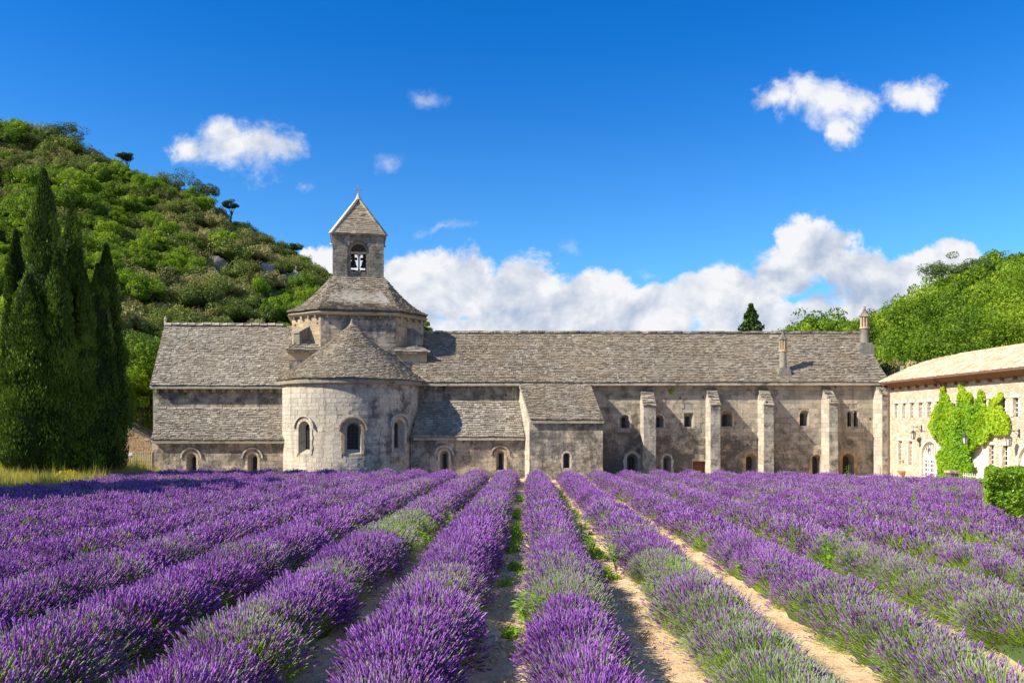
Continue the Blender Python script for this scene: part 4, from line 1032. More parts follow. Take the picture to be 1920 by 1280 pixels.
cut(wo_, ct)
# string course lintel, soffit, gutter
mb = MB(); mb.box((WX - .55, WY1, zW - .02), (WX + .1, WY0 + .0, zW + .06)); mb.build('soffit', 'brown_soffit', wing)
mb = MB(); mb.prism([(WX - .02, WY1, zW - .30), (WX - .45, WY1, zW - .021), (WX - .02, WY1, zW - .021)], [(WX - .02, WY0 - .5, zW - .30), (WX - .45, WY0 - .5, zW - .021), (WX - .02, WY0 - .5, zW - .021)]); mb.build('eaves_moulding', 'brown_soffit', wing)
for i in range(17):
    y_ = 50.2 - i * 1.02; mb = MB(); mb.box((WX - .16, y_ - .05, zW - .42), (WX - .005, y_ + .05, zW - .2)); mb.build('eaves_bracket', 'copper_pipe', wing)
mb = MB(); mb.tube([(WX - .62, WY1, zW + .02), (WX - .62, WY0 - .6, zW + .02)], .06, 8); mb.build('gutter', 'copper_pipe', wing)
for yp, zb_ in ((50.72, -1.0), (44.5, 2.2)):
    mb = MB(); mb.tube([(WX - .58, yp, zW), (WX - .35, yp, zW - .22), (WX - .1, yp, zW - .35), (WX - .09, yp, zb_)], .05, 8); mb.build('downpipe', 'copper_pipe', wing)
# clay canal tiles on the slope facing the field
def wroof(x):
    t = (x - (WX - .6)) / (28.3 - (WX - .6)); return 5.15 + 1.68 * (t + .16 * math.sin(math.pi * t))
mb = MB(); mb.prism([(WX - .5, WY1, 5.1), (28.3, WY1, 6.72), (33.5, WY1, 5.0)], [(WX - .5, WY0 - .6, 5.1), (28.3, WY0 - .6, 6.72), (33.5, WY0 - .6, 5.0)]); mb.build('roof_deck', 'brown_soffit', wing)
mb = MB(); y_ = WY1; k = 0
while y_ < WY0 - .35:
    wd = .21; x = WX - .66; first = True
    while x < 28.3:
        L = .36; x1 = min(x + L * 1.18, 28.35); za, zb_ = wroof(x) + .035 + random.uniform(-.008, .008), wroof(x1) + .012
        vs = []; rr_ = .5 * wd * random.uniform(.92, 1.02)
        for (xx, zz_, rf) in ((x, za, 1.0), (x1, zb_, .86)):
            for i in range(5):
                a = math.pi * i / 4; vs.append((xx, y_ + wd / 2 + rr_ * rf * math.cos(a) * 1.0, zz_ + rr_ * rf * math.sin(a) * .8))
        mb.add(vs, [(i, i + 1, 6 + i, 5 + i) for i in range(4)] + [(4, 3, 2, 1, 0)], 0, random.uniform(.02, .98)); x += L
    y_ += wd; k += 1
mb.build('roof_tiles', 'clay_roof_tiles', wing, kind='stuff')
mb = MB(); x = WX - .55
while x < 28.3:
    mb.prism([(x, WY0 - .52, wroof(x) - .02), (x + .42, WY0 - .52, wroof(x + .42) - .03), (x + .42, WY0 - .30, wroof(x + .42) - .03), (x, WY0 - .30, wroof(x) - .02)],
             [(x, WY0 - .50, wroof(x) + .14), (x + .42, WY0 - .50, wroof(x + .42) + .11), (x + .42, WY0 - .34, wroof(x + .42) + .11), (x, WY0 - .34, wroof(x) + .14)], 0, random.random()); x += .4
mb.build('verge_tiles', 'clay_roof_tiles', wing, kind='stuff')
y_ = WY1
mb = MB()
while y_ < WY0 - .5:
    mb.tube([(28.32, y_, 6.86), (28.32, y_ + .38, 6.86)], [.15, .12], 8, 0, random.random()); y_ += .36
mb.build('ridge_tiles', 'clay_roof_tiles', wing, kind='stuff')
# stone basin under the slit windows
mb = MB(); mb.lathe((WX - .1, 48.9, -.42), [(.05, -.22), (.16, -.12), (.27, 0), (.30, .08), (.22, .09)], 12); mb.build('stone_basin', 'ochre_limestone', wing)
mb = MB(); mb.box((WX - .12, 48.85, .22), (WX - .003, 49.0, .32)); mb.build('corbel', 'ochre_limestone', wing)

def wall_lantern(yc, z, label):
    t = thing('wall_lantern', (WX, yc, z), label, 'lantern', 'iron lanterns along the cream wing')
    mb = MB(); mb.tube([(WX, yc, z + .62), (WX - .62, yc, z + .62)], .018, 5); mb.tube([(WX, yc, z + .35), (WX - .3, yc, z + .6)], .014, 5); mb.tube([(WX - .5, yc, z + .62), (WX - .5, yc, z + .42)], .01, 4)
    mb.box((WX - .03, yc - .05, z + .3), (WX - .004, yc + .05, z + .7)); mb.build('bracket', 'dark_iron', t)
    mb = MB(); mb.lathe((WX - .5, yc, z), [(.02, .42), (.05, .38), (.17, .26), (.18, .24)][::-1], 6); mb.lathe((WX - .5, yc, z), [(.10, -.12), (.10, -.09)], 6)
    for k in range(6):
        a = math.pi / 3 * k; mb.tube([(WX - .5 + .15 * math.cos(a), yc + .15 * math.sin(a), z + .24), (WX - .5 + .1 * math.cos(a), yc + .1 * math.sin(a), z - .1)], .012, 4)
    h = mb.build('lamp_housing', 'dark_iron', t); mb = MB(); mb.lathe((WX - .5, yc, z), [(.085, -.08), (.13, .22)], 6); mb.build('lamp_glass', 'lamp_glass', h)
wall_lantern(46.75, 1.75, 'small black iron lantern on a bracket above the glazed arched door')
wall_lantern(41.4, 1.6, 'black iron lantern half buried in the climbing vine')
wall_lantern(37.75, 1.6, 'black iron lantern at the right picture edge beside a shuttered door')
mb = MB(); mb.tube([(WX, 46.0, 2.1), (WX - .75, 46.0, 2.1)], .015, 5); mb.tube([(WX - .55, 46.0, 2.1), (WX - .55, 46.0, 1.75)], .008, 4)
mb.lathe((WX - .55, 46.0, 1.58), [(.0, -.14), (.12, -.02), (.12, .06), (.04, .17)], 5); tag(mb.build('hanging_sign', 'dark_iron'), 'small dark sign hanging from a rod above the glazed door', 'sign')

# =================================================================== leaves
def leaf_quads(c, size, rr, up=0.3, out=None, aspect=0.6):
    """one small quad leaf at each centre; out: preferred facing directions"""
    n = len(c); d = rr.normal(0, 1, (n, 3)); 
    if out is not None: d = d * .75 + out * 1.0
    d[:, 2] += up; d /= np.linalg.norm(d, axis=1, keepdims=True) + 1e-9
    a = np.cross(d, rr.normal(0, 1, (n, 3))); a /= np.linalg.norm(a, axis=1, keepdims=True) + 1e-9
    b = np.cross(d, a); s_ = (size * rr.uniform(.6, 1.35, (n, 1))) if np.isscalar(size) else np.asarray(size)[:, None] * rr.uniform(.6, 1.35, (n, 1))
    a = a * s_; b = b * s_ * aspect
    v_ = np.stack([c - a, c - b * .9 + a * .1, c + a, c + b * .9 - a * .1], 1).reshape(-1, 3)
    q = np.arange(n * 4).reshape(n, 4); r = np.repeat(rr.uniform(0, 1, n), 4)
    return v_, q, r
def merge(parts):
    vs, qs, ms_, rs = [], [], [], []; k = 0
    for (v_, q, m_, r) in parts:
        vs.append(v_); qs.append(q + k); ms_.append(np.full(len(q), m_)); rs.append(r); k += len(v_)
    return np.concatenate(vs), np.concatenate(qs), np.concatenate(ms_), np.concatenate(rs)
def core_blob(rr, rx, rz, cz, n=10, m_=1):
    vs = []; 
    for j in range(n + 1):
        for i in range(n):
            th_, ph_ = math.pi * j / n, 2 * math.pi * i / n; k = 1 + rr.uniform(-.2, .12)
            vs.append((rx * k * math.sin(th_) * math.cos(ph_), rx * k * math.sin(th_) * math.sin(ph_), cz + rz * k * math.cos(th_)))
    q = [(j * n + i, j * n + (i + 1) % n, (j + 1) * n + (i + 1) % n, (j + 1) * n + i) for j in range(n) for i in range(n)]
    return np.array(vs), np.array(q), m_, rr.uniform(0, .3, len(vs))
def crown_parts(seed, rx, rz, cz, nclump, nleaf, leaf, csize=.34, flat=False, core=.62):
    rr = np.random.default_rng(seed)
    d = rr.normal(0, 1, (nclump, 3)); d[:, 2] = np.where(d[:, 2] < -.3, -d[:, 2] * .5, d[:, 2]); d /= np.linalg.norm(d, axis=1, keepdims=True)
    rad = rr.uniform(.55, .95, (nclump, 1)); lump = 1 + .22 * np.sin(d[:, :1] * 3 + seed) * np.cos(d[:, 1:2] * 4 + seed * 2)
    cc = d * rad * lump * np.array([rx, rx, rz]) + np.array([0, 0, cz])
    crn = rr.uniform(0, 1, nclump)
    cs = csize * rx * rr.uniform(.6, 1.3, nclump)
    ld = rr.normal(0, 1, (nclump, nleaf, 3)); ld /= np.linalg.norm(ld, axis=2, keepdims=True)
    lr = rr.uniform(.55, 1.0, (nclump, nleaf, 1)) ** .5
    zs_ = .55 if flat else .85
    pts = cc[:, None, :] + ld * lr * cs[:, None, None] * np.array([1, 1, zs_])
    out = ld.reshape(-1, 3)
    v_, q, r = leaf_quads(pts.reshape(-1, 3), leaf, rr, .35, out)
    r = np.repeat(crn, nleaf * 4) * .75 + r * .25
    parts = [(v_, q, 0, r)]
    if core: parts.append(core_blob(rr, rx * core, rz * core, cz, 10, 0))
    return parts
def trunk_part(h, r0, lean=0.0, forks=3, rr=None, m_=1, spread=.8):
    mb = MB(); rr = rr or random.Random(1)
    mb.tube([(0, 0, -.6), (lean * .3, 0, h * .35), (lean, 0, h * .7), (lean, 0, h)], [r0 * 1.25, r0, r0 * .75, r0 * .5], 6)
    for i in range(forks):
        a = 2 * math.pi * i / forks + rr.uniform(0, 1); L = spread * h * .5
        mb.tube([(lean, 0, h * .6), (lean + math.cos(a) * L * .5, math.sin(a) * L * .5, h * .85), (lean + math.cos(a) * L, math.sin(a) * L, h * 1.08)], [r0 * .55, r0 * .4, r0 * .15], 5)
    return mb
def mb_np(mb, m_=1):
    q = [f if len(f) == 4 else None for f in mb.f]; qq = np.array([f for f in q if f]); return np.array(mb.v), qq, m_, np.zeros(len(mb.v))
def tree_mesh(name, seed, rx, rz, trunk, mat, nclump=34, nleaf=34, leaf=.16, flat=False, core=.62, csize=.34):
    pr = crown_parts(seed, rx, rz, trunk + rz * .72, nclump, nleaf, leaf, csize, flat, core)
    pr.append(mb_np(trunk_part(trunk + rz * .5, .14 * max(rx / 2, .6), .2, 3, random.Random(seed))))
    v_, q, m_, r = merge(pr); return np_mesh(name, v_, q, [mat, 'bark'], m_, r)

# ---- hillside wood: the 300 trees that show largest are objects, the rest one mass
KINDS = [('holm_oak', 'dark_oak_leaves', 4), ('olive_toned_oak', 'olive_leaves', 4), ('downy_oak', 'bright_leaves', 4)]
SRC = []; SRCI = []
for ki, (nm, mt, cnt) in enumerate(KINDS):
    for j in range(cnt):
        a, b = [(1.9, 1.55), (1.8, 1.3), (1.9, 1.95)][ki]
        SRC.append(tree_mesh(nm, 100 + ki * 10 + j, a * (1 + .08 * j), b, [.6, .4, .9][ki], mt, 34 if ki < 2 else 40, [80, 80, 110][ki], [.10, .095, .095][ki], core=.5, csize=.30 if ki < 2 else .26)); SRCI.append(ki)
cand = []
y_ = 66.0
while y_ < 176:
    st = 1.95 + (y_ - 66) * .006 + (.35 if False else 0)
    x = -1.05 * y_
    while x < 1.0 * y_:
        u_ = x / y_
        if -1.05 < u_ < -.085 or (.30 < u_ < .95 and y_ < 128):
            cand.append((x + RNG.uniform(-.5, .5) * st * 1.1, y_ + RNG.uniform(-.5, .5) * st * 1.1))
        x += st
    y_ += st * .86
cand = np.array(cand); cz_ = terrain(cand[:, 0], cand[:, 1]); uu = cand[:, 0] / cand[:, 1]
gl = vnoise(cand[:, 0], cand[:, 1], 13, 21) + .25 * vnoise(cand[:, 0], cand[:, 1], 5, 22)
# rock faces stand clear of the crowns in front of them
ROCKS = []
for (px, py, s_) in ((552, 520, 2.6), (402, 492, 2.2), (497, 503, 1.7)):
    Yr = 75.0
    while Yr < 150 and z_at(py, Yr) > tz(px2x(px, Yr), Yr) + s_ * .45: Yr += .5
    ROCKS.append((px2x(px, Yr), Yr, s_))
rockm = np.ones(len(cand), bool)
for (x, y_, s_) in ROCKS: rockm &= ~((np.abs(cand[:, 0] - x * cand[:, 1] / y_) < s_ * .95) & (cand[:, 1] < y_ + 1) & (cand[:, 1] > y_ - 5.5))
# open spots with rock or dry turf
keepm = (vnoise(cand[:, 0], cand[:, 1], 8, 33) < .93) & rockm
cand, cz_, uu, gl = cand[keepm], cz_[keepm], uu[keepm], gl[keepm]
right = uu > .2
rk = RNG.uniform(0, 1, len(cand))
slope_pos = (cand[:, 1] - 66) / 84
kind = np.where(right, np.where(rk < .86, 2, 0), np.where(gl + .32 * (1 - np.clip(slope_pos * 1.6, 0, 1)) + (rk - .5) * .5 > .88, 2, np.where(rk + (gl - .6) * .5 < .34, 0, 1)))
sc = RNG.uniform(.62, 1.25, len(cand)) * np.where(right, 1.30, .82) * np.where(RNG.uniform(0, 1, len(cand)) < .12, 1.35, 1)
skv = np.interp(uu, [(a - 960) / F for a in (-200, 0, 120, 250, 380, 430, 500, 560, 610, 700, 790, 1300, 1500, 1590, 1640, 1700, 1750, 1800, 1860, 1920, 2100)],
                [(HZ - b) / F for b in (170, 205, 232, 300, 350, 395, 430, 470, 500, 545, 612, 640, 612, 603, 580, 555, 530, 505, 480, 465, 440)])
sc = np.minimum(sc, np.maximum((skv * cand[:, 1] + CH - cz_) / 4.2, .5))      # crowns stay under the ridge line of the wood
# size in the picture, in front of the buildings or not
py_ = HZ - (cz_ + 2.5 * sc - CH) / cand[:, 1] * F; px_ = 960 + uu * F
vis = ((px_ < 300) | (py_ < 612) | (px_ > 1640)) & (px_ > -60) & (px_ < 1980)
app = sc / cand[:, 1] * np.where(vis, 1, .2)
order = np.argsort(-app)
LB = {0: ('dark green holm oak among its neighbours on the wooded hillside', 'holm oaks on the hillsides'),
      1: ('brownish olive green scrub oak among its neighbours on the wooded hillside', 'olive toned scrub oaks on the hillsides'),
      2: ('fresh bright green oak among its neighbours on the wooded hillside', 'bright green oaks on the hillsides')}
nv = [0, 0, 0]; rest = []
for i in order:
    k = int(kind[i]); x, y_ = cand[i]; z = float(cz_[i]); s_ = float(sc[i]); vj = int(RNG.integers(4)); zs_ = s_ * RNG.uniform(.85, 1.25)
    rot = RNG.uniform(0, 6.28)
    if vis[i] and sum(nv) < 300:
        nv[k] += 1
        o = bpy.data.objects.new(KINDS[k][0], SRC[k * 4 + vj]); COL.objects.link(o); o.location = (x, y_, z - .25); o.scale = (s_, s_, zs_); o.rotation_euler = (0, 0, rot)
        tag(o, LB[k][0], 'tree', LB[k][1])
    else: rest.append((x, y_, z - .25, rot, s_, zs_, k * 4 + vj))
rest = np.array(rest)
scatter('hillside_wood', rest[:, :3], np.stack([rest[:, 3] * 0, rest[:, 3] * 0, rest[:, 3]], 1), np.stack([rest[:, 4], rest[:, 4], rest[:, 5]], 1), rest[:, 6].astype(int), [source('oak_kind', m_) for m_ in SRC])
# undergrowth so that the slope between crowns is leafy
# ---- trees of their own
def tree(name, x, y_, z, parts_crown, trunk_mb, mat, label, cat='tree', group=None, rot=0.0, scale=1.0):
    t = bpy.data.objects.new(name, None); COL.objects.link(t); t.location = (x, y_, z); WL[t.name] = Vector((x, y_, z)); t.rotation_euler = (0, 0, rot); t.scale = (scale,) * 3
    tag(t, label, cat, group)
    v_, q, m_, r = merge(parts_crown); c = np_mesh('crown', v_, q, mat, None, r); o = bpy.data.objects.new('crown', c); COL.objects.link(o); o.parent = t
    o = bpy.data.objects.new('trunk', trunk_mb.mesh('trunk', 'bark')); COL.objects.link(o); o.parent = t
    return t
def pine(px, pytop, Y, r, label, seed, trunk_h=None):
    x = px2x(px, Y); zt = z_at(pytop, Y); z = tz(x, Y); z = min(z, zt - 2.5); h = zt - z
    tree('umbrella_pine', x, Y, z, crown_parts(seed, r * .92, r * .72, h - r * .72, 24, 190, .10, .36, True, .0), trunk_part(max(h - r * 1.0, 1.2) * .93, .16, .3, 4, random.Random(seed), spread=.35), 'pine_needles', label, 'pine')
pine(125, 226, 146, 3.1, 'umbrella pine on the skyline near the left picture edge', 1)
pine(236, 286, 150, 1.6, 'small pine on the skyline right of the first umbrella pine', 2)
pine(352, 322, 148, 3.9, 'largest umbrella pine on the skyline, with its trunk showing', 3)
pine(388, 346, 146, 2.5, 'pine just below the largest umbrella pine on the skyline', 4)
pine(431, 376, 150, 1.5, 'lone slim pine standing up from the middle of the skyline', 5)
pine(553, 457, 148, 1.3, 'little pine on the skyline left of the bell tower', 6)
pine(1778, 480, 104, 3.0, 'tall umbrella pine against the clouds on the right hill', 7)
pine(1822, 486, 106, 2.2, 'second umbrella pine beside the tall one on the right hill', 8)
pine(1590, 602, 118, 1.5, 'little dark pine over the roof left of the right hill', 9)
# conifer behind the dormitory ridge
cx, cy = px2x(1408, 74), 74; ctop = z_at(570, cy); cb = 5.0
rr = np.random.default_rng(3); n = 5000; t_ = rr.uniform(0, 1, n) ** 1.1; ang = rr.uniform(0, 6.28, n); tier = .62 + .38 * np.abs(np.sin(t_ * 26)); rad = ((1 - t_) * 4.9 + .15) * tier * rr.uniform(.35, 1, n)
pp = np.stack([np.cos(ang) * rad, np.sin(ang) * rad, (cb - 0 + 0) * 0 + (ctop - cb) * t_ + cb - rad * .25], 1)
v_, q, r = leaf_quads(pp, .17, rr, .1, np.stack([np.cos(ang), np.sin(ang), ang * 0 - .2], 1))
tm = MB(); tm.tube([(0, 0, -.5), (0, 0, ctop - .2)], [.2, .03], 6); v_ = v_ * np.array([1, 1, 1])
tree('fir_tree', cx, cy, 0, [(v_, q, 0, r)], tm, 'cypress_sprays', 'single conifer standing up behind the long roof ridge', 'fir')
def broad(name, px, pytop, Y, r, rz, mat, label, seed, nc=90, nl=60, leaf=.15, group=None, core=.7):
    x = px2x(px, Y); zt = z_at(pytop, Y); z = tz(x, Y); h = zt - z
    tree(name, x, Y, z, crown_parts(seed, r, rz, h - rz, int(nc * .55), int(nl * 3.2), leaf * .78, .27, core=.45), trunk_part(max(h - rz, 1.0), .2, .2, 5, random.Random(seed), spread=min(.8, .9 * r / max(h - rz, 1.0))), mat, label, 'tree', group)
broad('lime_tree', 262, 600, 60, 3.6, 4.6, 'bright_leaves', 'bright yellow green tree between the cypresses and the church gable', 21, 130, 70, .13)
broad('lime_tree', 232, 660, 57, 2.2, 3.4, 'bright_leaves', 'low bright green tree behind the right cypress and the mound wall', 22, 90, 60, .12)
broad('lime_tree', 285, 690, 63, 3.0, 4.2, 'dark_oak_leaves', 'dark green tree low against the church gable', 23, 90, 60, .13)
broad('leafy_tree', 10, 560, 58, 3.6, 4.6, 'bright_leaves', 'green tree at the left picture edge behind the cypresses', 24, 110, 60, .14)
broad('leafy_tree', 788, 604, 70, 1.2, 1.4, 'bright_leaves', 'small treetop peeping out right of the lantern roof', 25, 30, 40, .12)
for i, (px, pyt, Yc, r_) in enumerate(((1512, 609, 78, 1.7), (1545, 605, 80, 1.8), (1572, 607, 82, 1.6), (1605, 596, 84, 2.2))):
    broad('leafy_tree', px, pyt, Yc, r_, 2.2, 'bright_leaves', ['leftmost green treetop rising behind the roof ridge', 'second green treetop behind the roof ridge', 'third green treetop behind the roof ridge, by the little dark pine', 'green treetop directly behind the right chimney'][i], 30 + i, 50, 50, .13)
NB = [(1640, 640, 62, 3.2, 4.2, 0), (1690, 600, 66, 3.6, 5, 0), (1665, 665, 58, 1.9, 2.4, 1), (1735, 590, 66, 3.8, 5, 0), (1780, 600, 62, 3.4, 4.6, 0), (1800, 560, 70, 3.8, 5, 0), (1845, 575, 66, 3.8, 5, 0), (1900, 560, 66, 4.0, 5.4, 0), (1880, 520, 74, 4, 5, 0), (1940, 500, 76, 4, 5, 0), (1725, 548, 78, 3.6, 4.6, 0), (1700, 680, 56, 1.8, 2.2, 1), (1975, 560, 64, 4, 5, 0)]
NBL = ['tall green tree right behind the end chimney', 'broad green tree up slope right of the end chimney', 'round olive green bush above the corner of the cream roof', 'wide green tree above the low end of the clay roof', 'green tree in the hollow above the clay roof',
       'large green tree below the two umbrella pines', 'large green tree right of the umbrella pines, low on the slope', 'large green tree above the clay roof by the right edge', 'upper green tree under the hill crest at the right', 'topmost green tree at the right picture edge', 'green tree on the slope left of the umbrella pines', 'small olive bush touching the clay roof', 'green tree just outside the right picture edge']
for i, (px, pyt, Yc, r_, rz_, k) in enumerate(NB):
    broad('slope_tree' if not k else 'slope_bush', px, pyt, Yc, r_, rz_, 'bright_leaves' if not k else 'olive_leaves', NBL[i], 50 + i, 110 if not k else 60, 60, .14)
# rocky outcrops
for i, (x, Yc, s_, lb) in enumerate(((*ROCKS[0], 'pale grey rock outcrop in the wood left of the lantern roof'), (*ROCKS[1], 'grey rock face in the middle of the wooded slope'), (*ROCKS[2], 'small grey rock between the two larger outcrops'))):
    z = tz(x, Yc) + s_ * .62; rr = np.random.default_rng(70 + i)
    v_, q, _, _ = core_blob(rr, 1, 1, 0, 9)
    v_ = v_ * np.array([s_, s_ * .7, s_ * .8]) + np.array([x, Yc, z - s_ * .6]); v_ = np.round(v_ / (s_ * .34)) * s_ * .34 * .5 + v_ * .5 + rr.normal(0, .09 * s_, v_.shape)
    o = add_obj('rock_outcrop', np_mesh('rock_outcrop', v_, q, 'cliff_rock')); tag(o, lb, 'rock')

# ---- cypresses
def cypress(px, pytop, Y, R, label, seed, n=8500, z=None):
    n = int(n * 4.2); R *= 1.06
    x = px2x(px, Y); z = tz(x, Y) if z is None else z; H = z_at(pytop, Y) - z; rr = np.random.default_rng(seed)
    def prof(t): return R * np.where(t < .16, .60 + .40 * np.sin(np.clip(t / .16, 0, 1) * 1.57), np.power(np.clip(1 - (t - .16) / .84, 0, 1), .62) * .98 + .02)
    # vertical plumes
    npl = 70; pa = rr.uniform(0, 6.28, npl); pt = rr.uniform(.0, .88, npl); pl = rr.uniform(.10, .22, npl) * (1.15 - pt * .6)
    k = rr.integers(0, npl, n); tt = pt[k] + rr.uniform(0, 1, n) * pl[k]; tt = np.clip(tt, .0, 1.0)
    body = rr.uniform(0, 1, n) < .38; tt = np.where(body, rr.uniform(0, 1, n) ** 1.1, tt)
    ang = np.where(body, rr.uniform(0, 6.28, n), pa[k] + rr.normal(0, .26, n))
    taper = 1 - np.abs((tt - pt[k]) / pl[k] - .3) * .5
    rad = prof(tt) * np.where(body, rr.uniform(.68, .86, n), rr.uniform(.86, 1.16, n) * np.clip(taper, .6, 1) + .05)
    rad = rad * (1 + .10 * np.sin(ang * 3 + seed) + .07 * np.sin(tt * 23 + ang * 2))
    c = np.stack([np.cos(ang) * rad, np.sin(ang) * rad, .12 + tt * H], 1)
    d = np.stack([np.cos(ang) * .35, np.sin(ang) * .35, np.ones(n)], 1) + rr.normal(0, .22, (n, 3)); d /= np.linalg.norm(d, axis=1, keepdims=True)
    o_ = np.cross(d, rr.normal(0, 1, (n, 3))); o_ /= np.linalg.norm(o_, axis=1, keepdims=True)
    L = rr.uniform(.06, .15, (n, 1)); w_ = L * .26
    v_ = np.stack([c - d * L * .4, c + o_ * w_, c + d * L, c - o_ * w_], 1).reshape(-1, 3); q = np.arange(n * 4).reshape(n, 4)
    r = np.repeat(np.where(body, .10, .28 + .75 * rr.uniform(0, 1, npl)[k]) + rr.uniform(0, .35, n), 4)  # inner sprays and core tinted darker, shade between the plumes put into colour
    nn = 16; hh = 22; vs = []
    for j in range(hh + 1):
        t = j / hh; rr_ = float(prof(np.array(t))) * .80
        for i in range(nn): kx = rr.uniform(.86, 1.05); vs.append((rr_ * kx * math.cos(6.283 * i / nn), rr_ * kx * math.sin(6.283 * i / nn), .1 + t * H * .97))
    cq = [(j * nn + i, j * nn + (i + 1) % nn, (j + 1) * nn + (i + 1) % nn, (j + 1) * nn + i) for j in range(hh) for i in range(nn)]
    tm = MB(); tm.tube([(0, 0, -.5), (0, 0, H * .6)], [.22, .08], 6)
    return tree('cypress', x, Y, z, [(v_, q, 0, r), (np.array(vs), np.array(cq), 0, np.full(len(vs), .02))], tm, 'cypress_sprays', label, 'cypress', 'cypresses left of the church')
cypress(30, 436, 41, 0.90, 'slim cypress at the left end of the group', 1)
cypress(82, 322, 39.5, 1.41, 'tallest cypress of the group, its spire standing alone', 2, 13000)
cypress(55, 520, 38.2, 1.29, 'broad lower cypress in front of the tallest one', 3, 11000)
cypress(136, 384, 41, 1.18, 'second tallest cypress, right of the tallest', 4, 11000)
cypress(108, 470, 38.8, 1.07, 'cypress tucked between the two tallest ones', 5, 9000)
cypress(160, 520, 40, 0.96, 'low dark cypress in the right half of the group', 6)
cypress(199, 462, 42, 1.13, 'rightmost full cypress beside the bright trees', 7, 9000)
cypress(184, 500, 40.5, 1.01, 'dark cypress between the second tallest and the rightmost', 8)
# trees beyond the left picture edge; their shade falls along the far rows
for i, (x, y_, h) in enumerate(((-24.0, 20.4, 9.0), (-23.6, 23.0, 10.5), (-24.4, 26.0, 11.5), (-24.4, 28.4, 12.0), (-26.6, 21.6, 11))):
    zt = tz(x, y_)
    tree('dark_tree', x, y_, zt, crown_parts(200 + i, 1.6, h / 2, h / 2, 150, 50, .26, .42, core=.75), trunk_part(h * .5, .25, 0, 0), 'cypress_sprays', 'tall dark tree beyond the left picture edge, seen only by its shade', 'tree', 'trees beyond the left picture edge')

# ---- brown gable of an outbuilding and pale picket fence, left of the church
ob = thing('outbuilding', (-27, 57, -0.5), 'low outbuilding with rough brown sloping gable behind the picket fence', 'outbuilding')
YB = 56.0; pts = [(px2x(186, YB), 1.9), (px2x(205, YB), 2.42), (px2x(222, YB), 2.50), (px2x(245, YB), 2.05), (px2x(270, YB), 1.45), (px2x(296, YB), .95)]
loop = [(pts[0][0], -.8), (pts[-1][0], -.8)] + pts[::-1]
mb = MB(); mb.prism([(x, YB, z) for x, z in loop], [(x, YB + 3, z) for x, z in loop]); mb.build('gable_wall', 'brown_rubble', ob)
mb = MB(); n = 0
for (a, b) in zip(pts[:-1], pts[1:]):
    L = math.dist(a, b); k = max(1, int(L / .3))
    for i in range(k):
        t0, t1 = i / k, (i + .93) / k; p0 = (a[0] + (b[0] - a[0]) * t0, a[1] + (b[1] - a[1]) * t0); p1 = (a[0] + (b[0] - a[0]) * t1, a[1] + (b[1] - a[1]) * t1)
        mb.prism([(p0[0], YB - .06, p0[1] + .003), (p1[0], YB - .06, p1[1] + .003), (p1[0], YB + 3, p1[1] + .003), (p0[0], YB + 3, p0[1] + .003)], [(p0[0], YB - .06, p0[1] + .09), (p1[0], YB - .06, p1[1] + .09), (p1[0], YB + 3, p1[1] + .09), (p0[0], YB + 3, p0[1] + .09)], 0, random.random())
mb.build('coping_stones', 'weathered_limestone', ob, kind='stuff')
rr = random.Random(4); mo = Masonry(ob, 0)
def top_at(x):
    return float(np.interp(x, [p[0] for p in pts], [p[1] for p in pts]))
gw = planar((pts[0][0], YB), (pts[-1][0], YB)); mo.wall(gw, 0, pts[-1][0] - pts[0][0], -.6, 2.5, 'brown_rubble', .2, .32, zmax=lambda u_: top_at(pts[0][0] + u_)); mo.finish()
fc = thing('picket_fence', (-22, 46, 0), 'pale wooden picket fence between the cypresses and the church corner', 'fence')
FY = 46.0
for i in range(27):
    x = px2x(196 + i * 3.4, FY); zt = z_at(845 + (i % 2) * .6, FY); mb = MB(); mb.box((x - .022, FY - .012, -.5), (x + .022, FY + .012, zt)); mb.build('slat', 'fence_wood', fc)
for z in (z_at(850, FY), z_at(865, FY)): mb = MB(); mb.box((px2x(194, FY), FY + .013, z - .035), (px2x(287, FY), FY + .045, z + .035)); mb.build('rail', 'fence_wood', fc)
for px in (194, 238, 286): x = px2x(px, FY); mb = MB(); mb.box((x - .05, FY + .046, -.6), (x + .05, FY + .13, z_at(843, FY))); mb.build('post', 'fence_wood', fc)
mb = MB(); x = px2x(245, FY); mb.box((x - .12, FY - .03, z_at(854, FY)), (x + .12, FY - .0125, z_at(848, FY))); mb.build('plaque', 'white_paint', fc)
sw_ = thing('boundary_wall', (-33, 47, 0), 'dark stone wall just showing left of the cypresses', 'wall')
mb = MB(); mb.box((-42, 47, -.6), (-28.9, 47.6, z_at(738, 47))); mb.build('wall', 'dark_rubble', sw_)
mo = Masonry(sw_, 0); mo.wall(planar((-42, 47), (-28.9, 47)), 9, 13.1, -.5, z_at(739, 47), 'dark_rubble', .3, .5); mo.finish()

